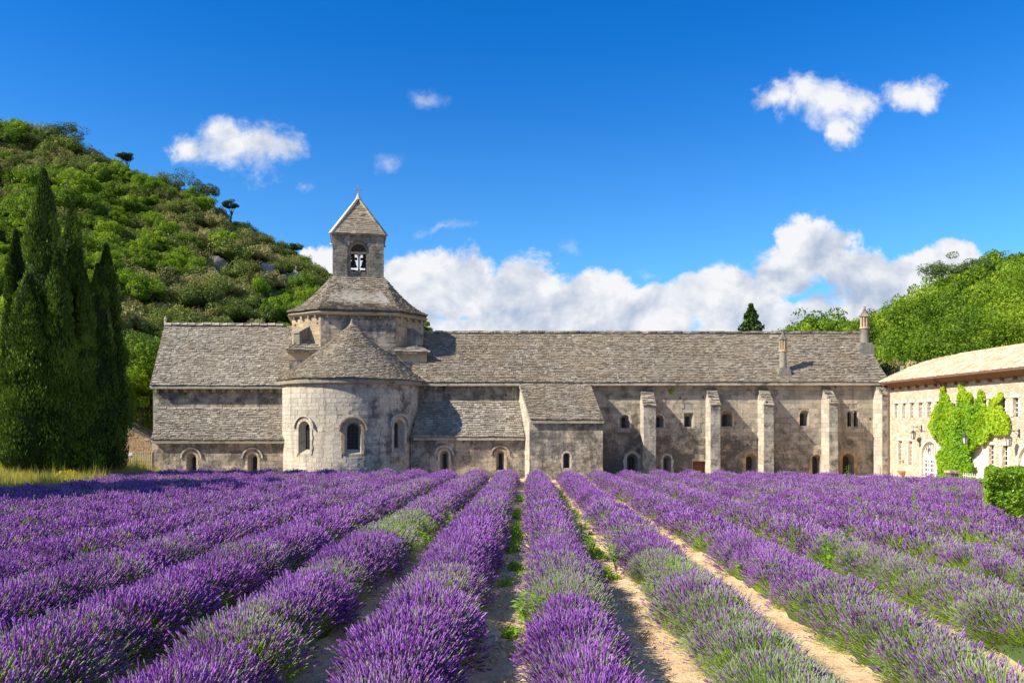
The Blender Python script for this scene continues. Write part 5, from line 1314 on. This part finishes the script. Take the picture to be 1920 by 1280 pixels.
# ---- climbing vine on the wing
poly = [(1741, 797), (1750, 770), (1757, 752), (1763, 735), (1770, 728), (1776, 752), (1784, 756), (1790, 742), (1796, 720), (1806, 712), (1818, 708), (1824, 722), (1838, 728), (1838, 745), (1850, 750), (1864, 740), (1870, 730), (1876, 738), (1873, 762), (1884, 776), (1890, 797), (1884, 814), (1872, 816), (1858, 812), (1850, 826), (1834, 832), (1825, 845), (1818, 860), (1823, 890), (1805, 897), (1784, 904), (1762, 902), (1753, 884), (1754, 856), (1762, 842), (1768, 832), (1756, 820), (1746, 812)]
pw = [((WX - .22) / ((px - 960) / F), 0) for px, py in poly]; pw = [(Yv, CH + (HZ - py) / F * Yv) for (Yv, _), (px, py) in zip(pw, poly)]
def inside(yq, zq):
    c = np.zeros(len(yq), bool); j = len(pw) - 1
    for i in range(len(pw)):
        (ya, za), (yb, zb_) = pw[i], pw[j]; m_ = ((za > zq) != (zb_ > zq)) & (yq < (yb - ya) * (zq - za) / (zb_ - za + 1e-9) + ya); c ^= m_; j = i
    return c
vine = thing('climbing_vine', (WX, 42, -0.8), 'bright yellow green vine climbing the cream wing between the doors', 'vine')
rr = np.random.default_rng(8); n = 52000; yq = rr.uniform(38, 47, n); zq = rr.uniform(-1, 5, n)
jit = (vnoise(yq, zq, .35, 4) - .5) * .5; ok_ = inside(yq + jit, zq + (vnoise(yq, zq, .3, 9) - .5) * .5)
thin = (vnoise(yq * 1.0, zq * .6, .55, 12)); zt_f = np.clip((zq - 2.5) / 1.9, 0, 1); ok_ &= (thin > zt_f * .52)
yq, zq = yq[ok_], zq[ok_]; dpt = .06 + .28 * np.clip(vnoise(yq, zq, .7, 6) * 1.1, 0, 1) * (1 - .6 * np.clip((zq - 3) / 1.5, 0, 1)); dd = dpt * rr.uniform(.3, 1.0, len(yq))
c = np.stack([WX - .03 - dd, yq, zq], 1)
v_, q, r = leaf_quads(c, .075, rr, .35, np.tile([-1.0, -.2, .2], (len(yq), 1)), .8)
edge_ = np.clip(np.maximum(np.abs(yq - 42.5) / 3.2, (zq - 2.4) / 2.0) , 0, 1); r = np.clip(.12 + r * .45 + np.repeat(edge_ ** 2 * .6 + .12 * (vnoise(yq, zq, .4, 17)), 4), 0, 1)
o = add_obj('foliage', np_mesh('foliage', v_, q, 'vine_leaves', None, r)); o.parent = vine; o.location = -W(vine); o['kind'] = 'stuff'
mb = MB()
for y0_, y1_, z1_ in ((43.6, 44.2, 3.4), (43.2, 42.2, 4.2), (42.6, 41.2, 3.8), (43.4, 40.2, 3.0)):
    mb.tube([(WX - .12, y0_, -.9), (WX - .1, y0_, .8), (WX - .08, (y0_ + y1_) / 2, 2.0), (WX - .06, y1_, z1_)], [.06, .05, .035, .015], 6)
mb.build('stems', 'bark', vine)

# ---- hedges, gate pier and railing at the right
def hedge(name, x0, x1, y0, y1, z0, z1, n, leaf, label, seed, mat='hedge_leaves'):
    rr = np.random.default_rng(seed); cx, cy = (x0 + x1) / 2, (y0 + y1) / 2
    hd = thing(name, (cx, cy, z0), label, 'hedge')
    dx_, dy_, dz_ = x1 - x0, y1 - y0, z1 - z0
    ar = np.array([dx_ * dy_ * 1.0, dx_ * dz_, dx_ * dz_ * .2, dy_ * dz_, dy_ * dz_ * .3]); k = rr.choice(5, n, p=ar / ar.sum()); a, b = rr.uniform(0, 1, n), rr.uniform(0, 1, n)
    x = np.select([k == 0, k == 1, k == 2, k == 3, k == 4], [x0 + a * dx_, x0 + a * dx_, x0 + a * dx_, a * 0 + x0, a * 0 + x1]); y_ = np.select([k == 0, k == 1, k == 2, k == 3, k == 4], [y0 + b * dy_, a * 0 + y0, a * 0 + y1, y0 + a * dy_, y0 + a * dy_])
    z = np.where(k == 0, z1, z0 + b * dz_)
    nm = np.select([(k == 0)[:, None], (k == 1)[:, None], (k == 2)[:, None], (k == 3)[:, None], (k == 4)[:, None]], [np.tile(v, (n, 1)) for v in ([0., 0, 1], [0., -1, 0], [0., 1, 0], [-1., 0, 0], [1., 0, 0])])
    off = (vnoise(x * 1.3 + z, y_ + z * 1.7, .35, seed) - .5) * .22 + (vnoise(x + z * 2, y_ - z, .12, seed + 1) - .5) * .1 - rr.uniform(0, .14, n)
    c = np.stack([x, y_, z], 1) + nm * off[:, None]
    c[:, 0] += (c[:, 1] - y0) * .59          # the block is set askew to the building
    v_, q, r = leaf_quads(c, leaf, rr, .2, nm, .6)
    o = add_obj('foliage', np_mesh('foliage', v_ , q, mat, None, r)); o.parent = hd; o.location = -W(hd); o['kind'] = 'stuff'
    mb = MB(); q_ = lambda z: [(x0 + .16 + s__ * .59, y0 + .16 + s__, z) for s__ in (0,)] + [(x1 - .16, y0 + .16, z), (x1 - .16 + (dy_ - .3) * .59, y1 - .16, z), (x0 + .16 + (dy_ - .3) * .59, y1 - .16, z)]; mb.prism(q_(z0), q_(z1 - .16)); mb.build('branches', mat, hd)
hedge('box_hedge', 13.65, 19.0, 23.0, 25.4, -.25, 1.20, 30000, .045, 'tall clipped hedge block at the right picture edge', 5)
hedge('low_hedge', 20.1, 22.4, 36.4, 37.4, -.6, .0, 5000, .05, 'low clipped hedge in front of the wing, left of the tall hedge', 6)
gp = thing('gate_pier', (22.6, 41.5, -0.8), 'dark squat stone gate pier at the foot of the vine', 'pier')
mb = MB(); mb.box((22.62, 41.2, -.9), (22.98, 41.7, .0)); mb.build('shaft', 'dark_rubble', gp); mb = MB(); mb.box((22.55, 41.12, .003), (23.05, 41.78, .12)); mb.build('cap', 'weathered_limestone', gp)
rl = thing('iron_railing', (23.2, 40.5, -0.8), 'low white iron railing between the gate pier and the tall hedge', 'railing')
for i in range(14): y_ = 41.0 - i * .16; mb = MB(); mb.tube([(23.15, y_, -.8), (23.15, y_, .02), (23.15, y_, .06)], [.013, .013, .002], 5); mb.build('bar', 'white_paint', rl)
for z in (-.1, -.55): mb = MB(); mb.tube([(23.15, 41.1, z), (23.15, 38.8, z)], .014, 5); mb.build('rail', 'white_paint', rl)
tuft_on_wall(dw(px2x(1258, DY) - d0, z_at(733, DY))[0] + Vector((0, -.08, 0)), .22, 'small green plant rooted in the wall under the eaves of the long range', 1)
tuft_on_wall(twall(px2x(347, TY) - tx0, z_at(737, TY))[0] + Vector((0, -.08, 0)), .16, 'little weed growing between the corbels of the left transept', 2)
# =================================================================== THE LAVENDER FIELD
def lav_clump(name, seed, n, bloom, length=.34, spread=.13, leafy=22, thick=1.0):
    """a handful of stalks fanning out from the plant: stem, flower spike or grey green bud"""
    rr = np.random.default_rng(seed); V, Q, M_, Rv = [], [], [], []; k = 0
    for i in range(n + leafy):
        leaf_ = i >= n
        a = rr.uniform(0, 6.28); rad = spread * math.sqrt(rr.uniform(0, 1)); b = np.array([math.cos(a) * rad, math.sin(a) * rad, -.03])
        d = np.array([b[0] * 2.0, b[1] * 2.0, 1.0]) + rr.normal(0, .20, 3); d /= np.linalg.norm(d)
        L = (length * rr.uniform(.72, 1.15)) if not leaf_ else rr.uniform(.10, .24) * (1.25 if bloom < .2 else 1)
        bend = rr.normal(0, .05, 3) * L; mid = b + d * L * .55 + bend * .5; tip = b + d * L + bend
        w_ = np.cross(d, rr.normal(0, 1, 3)); w_ /= np.linalg.norm(w_); sw = (.0016 if not leaf_ else .0035) * thick
        r = rr.uniform(0, 1)
        if leaf_:
            vs = [b - w_ * sw, b + w_ * sw, mid + w_ * sw, mid - w_ * sw, tip + w_ * sw * .2, tip - w_ * sw * .2]
            V += vs; Q += [(k, k + 1, k + 2, k + 3), (k + 3, k + 2, k + 4, k + 5)]; M_ += [0, 0]; Rv += [r] * 6; k += 6; continue
        fl = rr.uniform(0, 1) < bloom; sl_ = rr.uniform(.05, .088) if fl else rr.uniform(.03, .055)
        hb = tip - d * sl_
        vs = [b - w_ * sw, b + w_ * sw, mid + w_ * sw, mid - w_ * sw, hb + w_ * sw, hb - w_ * sw]
        V += vs; Q += [(k, k + 1, k + 2, k + 3), (k + 3, k + 2, k + 4, k + 5)]; M_ += [0, 0]; Rv += [r * .8] * 6; k += 6
        w2 = np.cross(d, w_); rads = ((.0045, .0085, .0055, .0090, .0040) if fl else (.003, .005, .0045, .002)); rads = [x * thick * rr.uniform(.66, 1.02) for x in rads]
        for j, rj in enumerate(rads):
            c = hb + (tip - hb) * (j / (len(rads) - 1)) + (d * .004); 
            for t in range(4):
                ca, sa = math.cos(t * 1.5708 + j * .6), math.sin(t * 1.5708 + j * .6); V.append(c + rj * (ca * w_ + sa * w2))
            Rv += [r] * 4
        for j in range(len(rads) - 1):
            for t in range(4): Q.append((k + j * 4 + t, k + j * 4 + (t + 1) % 4, k + (j + 1) * 4 + (t + 1) % 4, k + (j + 1) * 4 + t)); M_.append(1 if fl else 2)
        k += 4 * len(rads)
    return np_mesh(name, np.array(V), np.array(Q), ['lavender_stems', 'lavender_flowers', 'lavender_buds'], M_, Rv)
BL = [.93, .74, .40, .10]
LAV = []
for bi, bl in enumerate(BL):
    for j in range(3): LAV.append(lav_clump('lavender_clump', 300 + bi * 5 + j, 58, bl, .31 if bi < 3 else .29, leafy=[16, 22, 34, 60][bi]))
for bi, bl in enumerate(BL):        # fuller heads for the far rows
    for j in range(2): LAV.append(lav_clump('lavender_clump', 340 + bi * 5 + j, 30, bl, .34, .16, leafy=[5, 8, 14, 26][bi], thick=1.7))
ROWS = list(range(-14, 15))
def row_x(i, y): return X0 + i * SP + ROWU * y
GPX = [(775, 990, 2.0, 3), (850, 955, 1.2, 1.3), (1070, 1120, .75, 3), (1060, 1035, .5, 1), (1050, 1078, .7, 2), (1040, 930, .5, 2), (1030, 905, .5, 2), (1240, 1060, 1.0, 3), (1220, 1030, .6, 1), (1320, 1130, .7, 2),
       (1400, 1200, 1.4, 2.5), (1500, 1260, 1.0, 3), (1560, 1160, 1.2, 2.5), (1700, 1240, 1.5, 2.5), (1480, 1090, .8, 1.2), (1640, 1060, 1.5, 2.5), (1770, 1110, 1.2, 2.5), (1850, 1160, 1.5, 2.5), (1350, 920, .8, 2), (1390, 940, .8, 2),
       (1300, 930, .8, 1.2), (1780, 1050, 1.5, 2), (1850, 1010, 1.5, 2), (1750, 990, 1, 1.5), (1560, 1060, .8, 2.6), (1800, 925, 1.6, 3), (960, 900, .5, 2), (950, 920, .7, 2), (940, 960, .8, 1.5), (650, 940, .9, 1.4), (560, 925, 1, 1.6),
       (670, 965, .6, 1.5), (100, 1200, .5, 2.6), (60, 1270, .4, 2.6), (400, 1180, .5, 2.2), (620, 1080, .4, 2.2), (250, 1080, .4, 1.8), (300, 1040, .4, 1.8), (1900, 1100, 1.0, 2.4), (1600, 1230, 1.0, 2.6)]
def ground_hit(px, py, h):
    Yq = 10.0
    for _ in range(12): Yq = (CH - h - tz((px - 960) / F * Yq, Yq)) * F / (py - HZ)
    return Yq
GREEN = []
for (px, py, r_, l_) in GPX:
    Yq = ground_hit(px, py, .38); xq = (px - 960) / F * Yq; GREEN.append((round((xq - X0 - ROWU * Yq) / SP), Yq, r_, l_))
def nth(n): return ['first', 'second', 'third', 'fourth', 'fifth', 'sixth', 'seventh', 'eighth', 'ninth', 'tenth', 'eleventh', 'twelfth', 'thirteenth', 'fourteenth', 'fifteenth', 'sixteenth', 'seventeenth', 'eighteenth', 'nineteenth', 'twentieth', 'twenty-first', 'twenty-second'][n - 1]
far_src = None
total = 0
LSRC = [source('lavender_clump', m_) for m_ in LAV]
for i in ROWS:
    ys_ = []; y_ = 4.3 + random.uniform(0, .8); plants = []
    while True:
        x = row_x(i, y_)
        if y_ > 46.3: break
        if not in_field(x, y_): y_ += .8; continue
        in_view = abs(x) < y_ * .66 + 2.2
        if y_ > 17.6 and x > .583 * y_: in_view = False        # hedge stands here
        if in_view:
            plants.append((y_, random.uniform(.86, 1.14), random.uniform(.88, 1.12)))
        y_ += random.uniform(.68, .92)
    if len(plants) < 2: continue
    pts, dirs, scl, idx = [], [], [], []
    core = MB(); loops = []; prev = None
    for (yc, ws, hs) in plants:
        ws *= 1.0 if i >= 0 else (1.14 if i > -3 else 1.28)      # older, fuller plants on the left
        xc = row_x(i, yc) + random.uniform(-.05, .05); g = tz(xc, yc)
        lv = float(np.clip(vnoise(np.array([xc * 3 + i * 31.7]), np.array([yc]), 2.6, 7)[0] * 1.4 - .62 + random.uniform(-.22, .22), 0, 1)) * 2.2 + .32
        if xc > 1.6 + yc * .05 and yc < 18: lv += .95 * (1 - yc / 26)
        for (gi_, gy, gr, gl_) in GREEN:
            if gi_ == i and abs(yc - gy) < gr + .3: lv = gl_
        lv = min(3.0, max(0, lv))
        if xc < -3 or yc > 20: lv = min(lv, 1.6) if random.random() < .9 else lv
        dist = math.hypot(xc, yc); near_ = dist < 16
        nc = int((34 if near_ else 20) * ws)
        for k in range(nc):
            phi = random.uniform(-1.45, 1.45); th_ = random.uniform(-1, 1)
            ex = math.sin(phi) * .31 * ws; ez = (math.cos(phi)) * .31 * hs; ey = th_ * .44
            dome = 1 - .22 * th_ * th_
            pos_ = (xc + ex * dome, yc + ey, g + .03 + max(ez * dome, .02))
            d = Vector((math.sin(phi) * .85 + random.gauss(0, .08), th_ * .42 + random.gauss(0, .08), math.cos(phi) * .9 + .42))
            pts.append(pos_); dirs.append(d.normalized()); s_ = random.uniform(.86, 1.12) * (ws * .4 + .6)
            scl.append((s_, s_, s_ * random.uniform(.9, 1.1)))
            lvl = int(min(3, max(0, round(lv + random.gauss(0, .35) - .12 + (.5 if abs(phi) > 1.1 else 0)))))
            idx.append(lvl * 3 + random.randrange(3) if near_ else 12 + lvl * 2 + random.randrange(2))
        # foliage mound
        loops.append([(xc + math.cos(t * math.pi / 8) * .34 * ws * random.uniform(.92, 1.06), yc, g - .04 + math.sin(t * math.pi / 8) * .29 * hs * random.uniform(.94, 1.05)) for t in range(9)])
    breaks = [0] + [k for k in range(1, len(plants)) if plants[k][0] - plants[k - 1][0] > 1.3] + [len(plants)]
    for b0, b1 in zip(breaks[:-1], breaks[1:]):
        seg = loops[b0:b1]
        if len(seg) < 2: continue
        vs = [p_ for lp in seg for p_ in lp]
        fs = [(a * 9 + t, a * 9 + t + 1, (a + 1) * 9 + t + 1, (a + 1) * 9 + t) for a in range(len(seg) - 1) for t in range(8)] + [tuple(range(9))[::-1], tuple((len(seg) - 1) * 9 + t for t in range(9))]
        core.add(vs, fs, 0, .3)
    yc0 = plants[0][0]; x0_ = row_x(i, yc0)
    side_ = 'left' if i < 0 else 'right'
    lab = ('lavender row running straight at the viewer in the middle, between the two sandy paths' if i == 0 else f'{nth(abs(i))} lavender row to the {side_} of the middle row')
    row = thing('lavender_row', (x0_, yc0, 0), lab, 'lavender row', 'lavender rows')
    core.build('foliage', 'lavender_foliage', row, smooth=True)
    scatter('flower_stalks', np.array(pts), eulers(dirs, np.random.default_rng(i + 90).uniform(0, 6.28, len(dirs))), np.array(scl), np.array(idx), LSRC if i == ROWS[0] else LSRC, row)
    total += len(pts)
print('lavender clumps', total)

# ---- grass bank on the left with dry grass and yellow broom
def blades(name, seed, n, h, spread, mat, w_=.006):
    rr = np.random.default_rng(seed); a = rr.uniform(0, 6.28, n); rad = spread * np.sqrt(rr.uniform(0, 1, n)); b = np.stack([np.cos(a) * rad, np.sin(a) * rad, np.zeros(n)], 1)
    d = np.stack([b[:, 0] / spread * .35, b[:, 1] / spread * .35, np.ones(n)], 1) + rr.normal(0, .2, (n, 3)); L = h * rr.uniform(.5, 1.2, (n, 1)); tip = b + d * L; mid = b + d * L * .5 + rr.normal(0, .02, (n, 3))
    s_ = np.stack([np.cos(a + 1.57), np.sin(a + 1.57), a * 0], 1) * w_
    v_ = np.concatenate([np.stack([b - s_, b + s_, mid + s_ * .8, mid - s_ * .8], 1), np.stack([mid - s_ * .8, mid + s_ * .8, tip + s_ * .1, tip - s_ * .1], 1)]).reshape(-1, 3)
    q = np.arange(len(v_)).reshape(-1, 4); return np_mesh(name, v_, q, mat, None, np.repeat(np.tile(rr.uniform(0, 1, n), 2), 4))
gs = [source('grass_tuft', blades('grass_tuft', 400 + k, 70, .42, .30, 'dry_grass', .010)) for k in range(3)]
pts = []; rr = np.random.default_rng(77)
while len(pts) < 8200:
    y_ = rr.uniform(20, 52); x = rr.uniform(-38, -16)
    if not in_field(x - .3, y_) and (x < -17.9 or y_ > 46.8) and x > -.70 * y_ - 3 and not (y_ > 45 and x > -23.0):
        pts.append((x, y_, tz(x, y_) - .02))
pts = np.array(pts); n = len(pts)
s_ = rr.uniform(.55, 1.15, n) * (1 + .35 * (vnoise(pts[:, 0], pts[:, 1], 3, 8) > .6))
scatter('grass', pts, np.stack([rr.normal(0, .1, n), rr.normal(0, .1, n), rr.uniform(0, 6.28, n)], 1), np.stack([s_, s_, s_ * rr.uniform(.7, 1.5, n)], 1), rr.integers(0, 3, n), gs)
# broom bushes with yellow flowers
for i, (px, py, Yc, s_, lb) in enumerate(((128, 897, 30.5, .62, 'yellow flowering broom bush at the field edge under the cypresses'), (158, 893, 31.5, .45, 'smaller yellow broom right of the first'), (104, 900, 29.5, .40, 'orange yellow broom at the left end of the clump'), (214, 884, 35.5, .42, 'yellow broom in the grass right of the cypresses'), (58, 896, 33, .4, 'green weedy bush in the grass at the left'))):
    Yc = 15.3 / ((960 - px) / F - .14); x = px2x(px, Yc); z = tz(x, Yc); rr = np.random.default_rng(500 + i); t = thing('broom_bush', (x, Yc, z), lb, 'bush')
    n = 900; d = rr.normal(0, 1, (n, 3)); d /= np.linalg.norm(d, axis=1, keepdims=True); c = d * rr.uniform(.3, 1, (n, 1)) * np.array([s_, s_, s_ * .75]) + np.array([0, 0, s_ * .6])
    v_, q, r = leaf_quads(c, .05, rr, .2, d, .4); o = bpy.data.objects.new('foliage', np_mesh('foliage', v_, q, 'weed_leaves', None, r)); COL.objects.link(o); o.parent = t; o['kind'] = 'stuff'
    if i < 4:
        m_ = 420; d = rr.normal(0, 1, (m_, 3)); d[:, 2] = np.abs(d[:, 2]); d /= np.linalg.norm(d, axis=1, keepdims=True); c = d * rr.uniform(.85, 1.12, (m_, 1)) * np.array([s_, s_, s_ * .75]) + np.array([0, 0, s_ * .6])
        v_, q, r = leaf_quads(c, .045, rr, .2, d, .8); o = bpy.data.objects.new('flowers', np_mesh('flowers', v_, q, 'yellow_flowers', None, r)); COL.objects.link(o); o.parent = t; o['kind'] = 'stuff'

# ---- weeds creeping in the sandy paths
def weed_mesh(name, seed, n, size, spread, h):
    rr = np.random.default_rng(seed); a = rr.uniform(0, 6.28, n); rad = spread * rr.uniform(0, 1, n); c = np.stack([np.cos(a) * rad, np.sin(a) * rad, rr.uniform(0.01, h, n)], 1)
    v_, q, r = leaf_quads(c, size, rr, .9, None, .55); return np_mesh(name, v_, q, 'weed_leaves', None, r)
ws = [source('path_weed', weed_mesh('path_weed', 600 + k, 60, .026, .13, .09)) for k in range(3)]
pts = []; rr = np.random.default_rng(78)
for j in range(-6, 8):
    for _ in range(520):
        y_ = 5 + 33 * rr.uniform(0, 1) ** .8; x = row_x(j, y_) + SP * .5 + rr.normal(0, .11)
        dens_ = vnoise(np.array([x * 1.0 + j * 9.1]), np.array([y_]), 1.1, 14)[0] + (.22 if (j == 0 and y_ > 9) else 0) + (.12 if y_ > 16 else -.10)
        if dens_ > .66: pts.append((x, y_, tz(x, y_) - .035))
pts = np.array(pts); n = len(pts); s_ = rr.uniform(.4, 1.15, n)
scatter('ground_weeds', pts, np.stack([s_ * 0, s_ * 0, rr.uniform(0, 6.28, n)], 1), np.stack([s_, s_, s_], 1), rr.integers(0, 3, n), ws)
# clods and pebbles on the paths
cl = []
for k in range(3):
    rr2 = np.random.default_rng(620 + k); v_, q, _, _ = core_blob(rr2, 1, .6, 0, 5); cl.append(source('clod', np_mesh('clod', v_ + rr2.normal(0, .08, v_.shape), q, 'ground')))
pts = []
for _ in range(16000):
    j = rr.integers(-6, 8); y_ = 4.8 + 16 * rr.uniform(0, 1) ** 1.4; x = row_x(j, y_) + SP * .5 + rr.normal(0, .14); pts.append((x, y_, tz(x, y_) - .045 + rr.uniform(0, .012)))
pts = np.array(pts); n = len(pts); s_ = rr.uniform(.004, .017, n) * (1 + 1.6 * (rr.uniform(0, 1, n) > .95))
scatter('soil_clods', pts, rr.uniform(0, 3, (n, 3)), np.stack([s_, s_, s_], 1), rr.integers(0, 3, n), cl)

# ---- leafy weeds standing in the rows: one by one
def stalk_weed(px, py, Y, h, style, label, seed):
    Y = ground_hit(px, py, .15); x = px2x(px, Y); z = tz(x, Y); rr = random.Random(seed); t = thing('weed_plant', (x, Y, z), label, 'weed'); mb = MB(); lf = MB()
    if style == 'spire':
        mb.tube([(x, Y, z), (x + .02, Y, z + h * .5), (x + .03, Y, z + h)], [.012, .009, .003], 5)
        for k in range(int(h * 70)):
            zz_ = z + h * (.25 + .75 * k / (h * 70)); a = k * 2.4; L = .09 * (1.15 - .7 * k / (h * 70)) ; dx_, dy_ = math.cos(a), math.sin(a); c = Vector((x + .02, Y, zz_))
            tip = c + Vector((dx_ * L, dy_ * L, L * .6)); sd = Vector((-dy_, dx_, 0)) * .014; lf.add([c, (c + tip) / 2 + sd, tip, (c + tip) / 2 - sd], [(0, 1, 2, 3)], 0, rr.random())
    else:
        for s_ in range(5 if style == 'bush' else 3):
            a0 = rr.uniform(0, 6.28); l_ = rr.uniform(.1, .3) if style == 'bush' else .12; top = Vector((x + math.cos(a0) * l_, Y + math.sin(a0) * l_, z + h * rr.uniform(.75, 1.0)))
            mb.tube([(x, Y, z), ((x + top.x) / 2, (Y + top.y) / 2, z + h * .55), top], [.009, .007, .003], 5)
            for k in range(12):
                f_ = .35 + .65 * k / 11; c = Vector((x, Y, z)).lerp(top, f_); a = k * 2.2 + a0; L = (.11 if style == 'bush' else .085) * rr.uniform(.7, 1.2); dx_, dy_ = math.cos(a), math.sin(a)
                tip = c + Vector((dx_ * L, dy_ * L, L * rr.uniform(-.3, .5))); sd = Vector((-dy_, dx_, 0)) * L * .36; lf.add([c, (c + tip) / 2 + sd + Vector((0, 0, .012)), tip, (c + tip) / 2 - sd + Vector((0, 0, .012))], [(0, 1, 2, 3)], 0, rr.random())
    mb.build('stem', 'weed_leaves', t); lf.build('leaves', 'weed_leaves', t, kind='stuff')
for i, a in enumerate((
    (1455, 1110, 8.9, .62, 'bush', 'leafy light green nettle-like plant beside the right hand path'), (1404, 1085, 9.8, .55, 'bush', 'small leafy plant just left of the nettle-like plant'),
    (1482, 1060, 9.3, 1.0, 'spire', 'tall thin green spire rising above the leafy plants'), (1548, 1085, 9.0, .85, 'bush', 'dark green leafy stem in the fourth row on the right'),
    (1712, 980, 16.0, 1.15, 'spire', 'green spire weed standing in the rows at the right'), (1776, 1000, 14.2, .95, 'spire', 'short green spire left of the thin thistle at the right'),
    (1797, 985, 14.4, 1.25, 'thistle', 'tall thin thistle at the right of the field'), (1576, 1062, 10.6, .80, 'bush', 'pale weed leaves showing between right hand rows'), (1590, 905, 27, 1.15, 'thistle', 'pale thin weed against the base of the dormitory'),
    (1650, 905, 26, 1.0, 'spire', 'small green spire in front of the last buttress'), (1757, 915, 22, 1.1, 'spire', 'slim green spire below the glazed door'),
    (935, 1030, 11.2, .55, 'bush', 'leafy weed on the left edge of the middle path'), (905, 985, 13.0, .95, 'thistle', 'grey green thistle in the first row left of the middle'), (990, 1165, 7.7, .5, 'bush', 'bright weed at the left foot of the middle row'),
    (843, 985, 13.8, .55, 'bush', 'weed beside the pale green plant left of the middle'), (805, 1030, 12.0, .5, 'bush', 'weed at the foot of the second left row'), (1108, 1035, 11.4, .5, 'bush', 'weed in the sandy path right of the middle row'),
    (603, 930, 19.5, 1.15, 'thistle', 'thin pale thistle rising from the left rows'), (1155, 1055, 10.6, .5, 'bush', 'weed on the left foot of the first right row'), (1092, 990, 13.6, .5, 'bush', 'small weed further up the sandy path'), (1240, 1125, 8.2, .4, 'bush', 'low weed at the foot of the grey green row, near the sandy path'))):
    stalk_weed(*a, seed=700 + i)
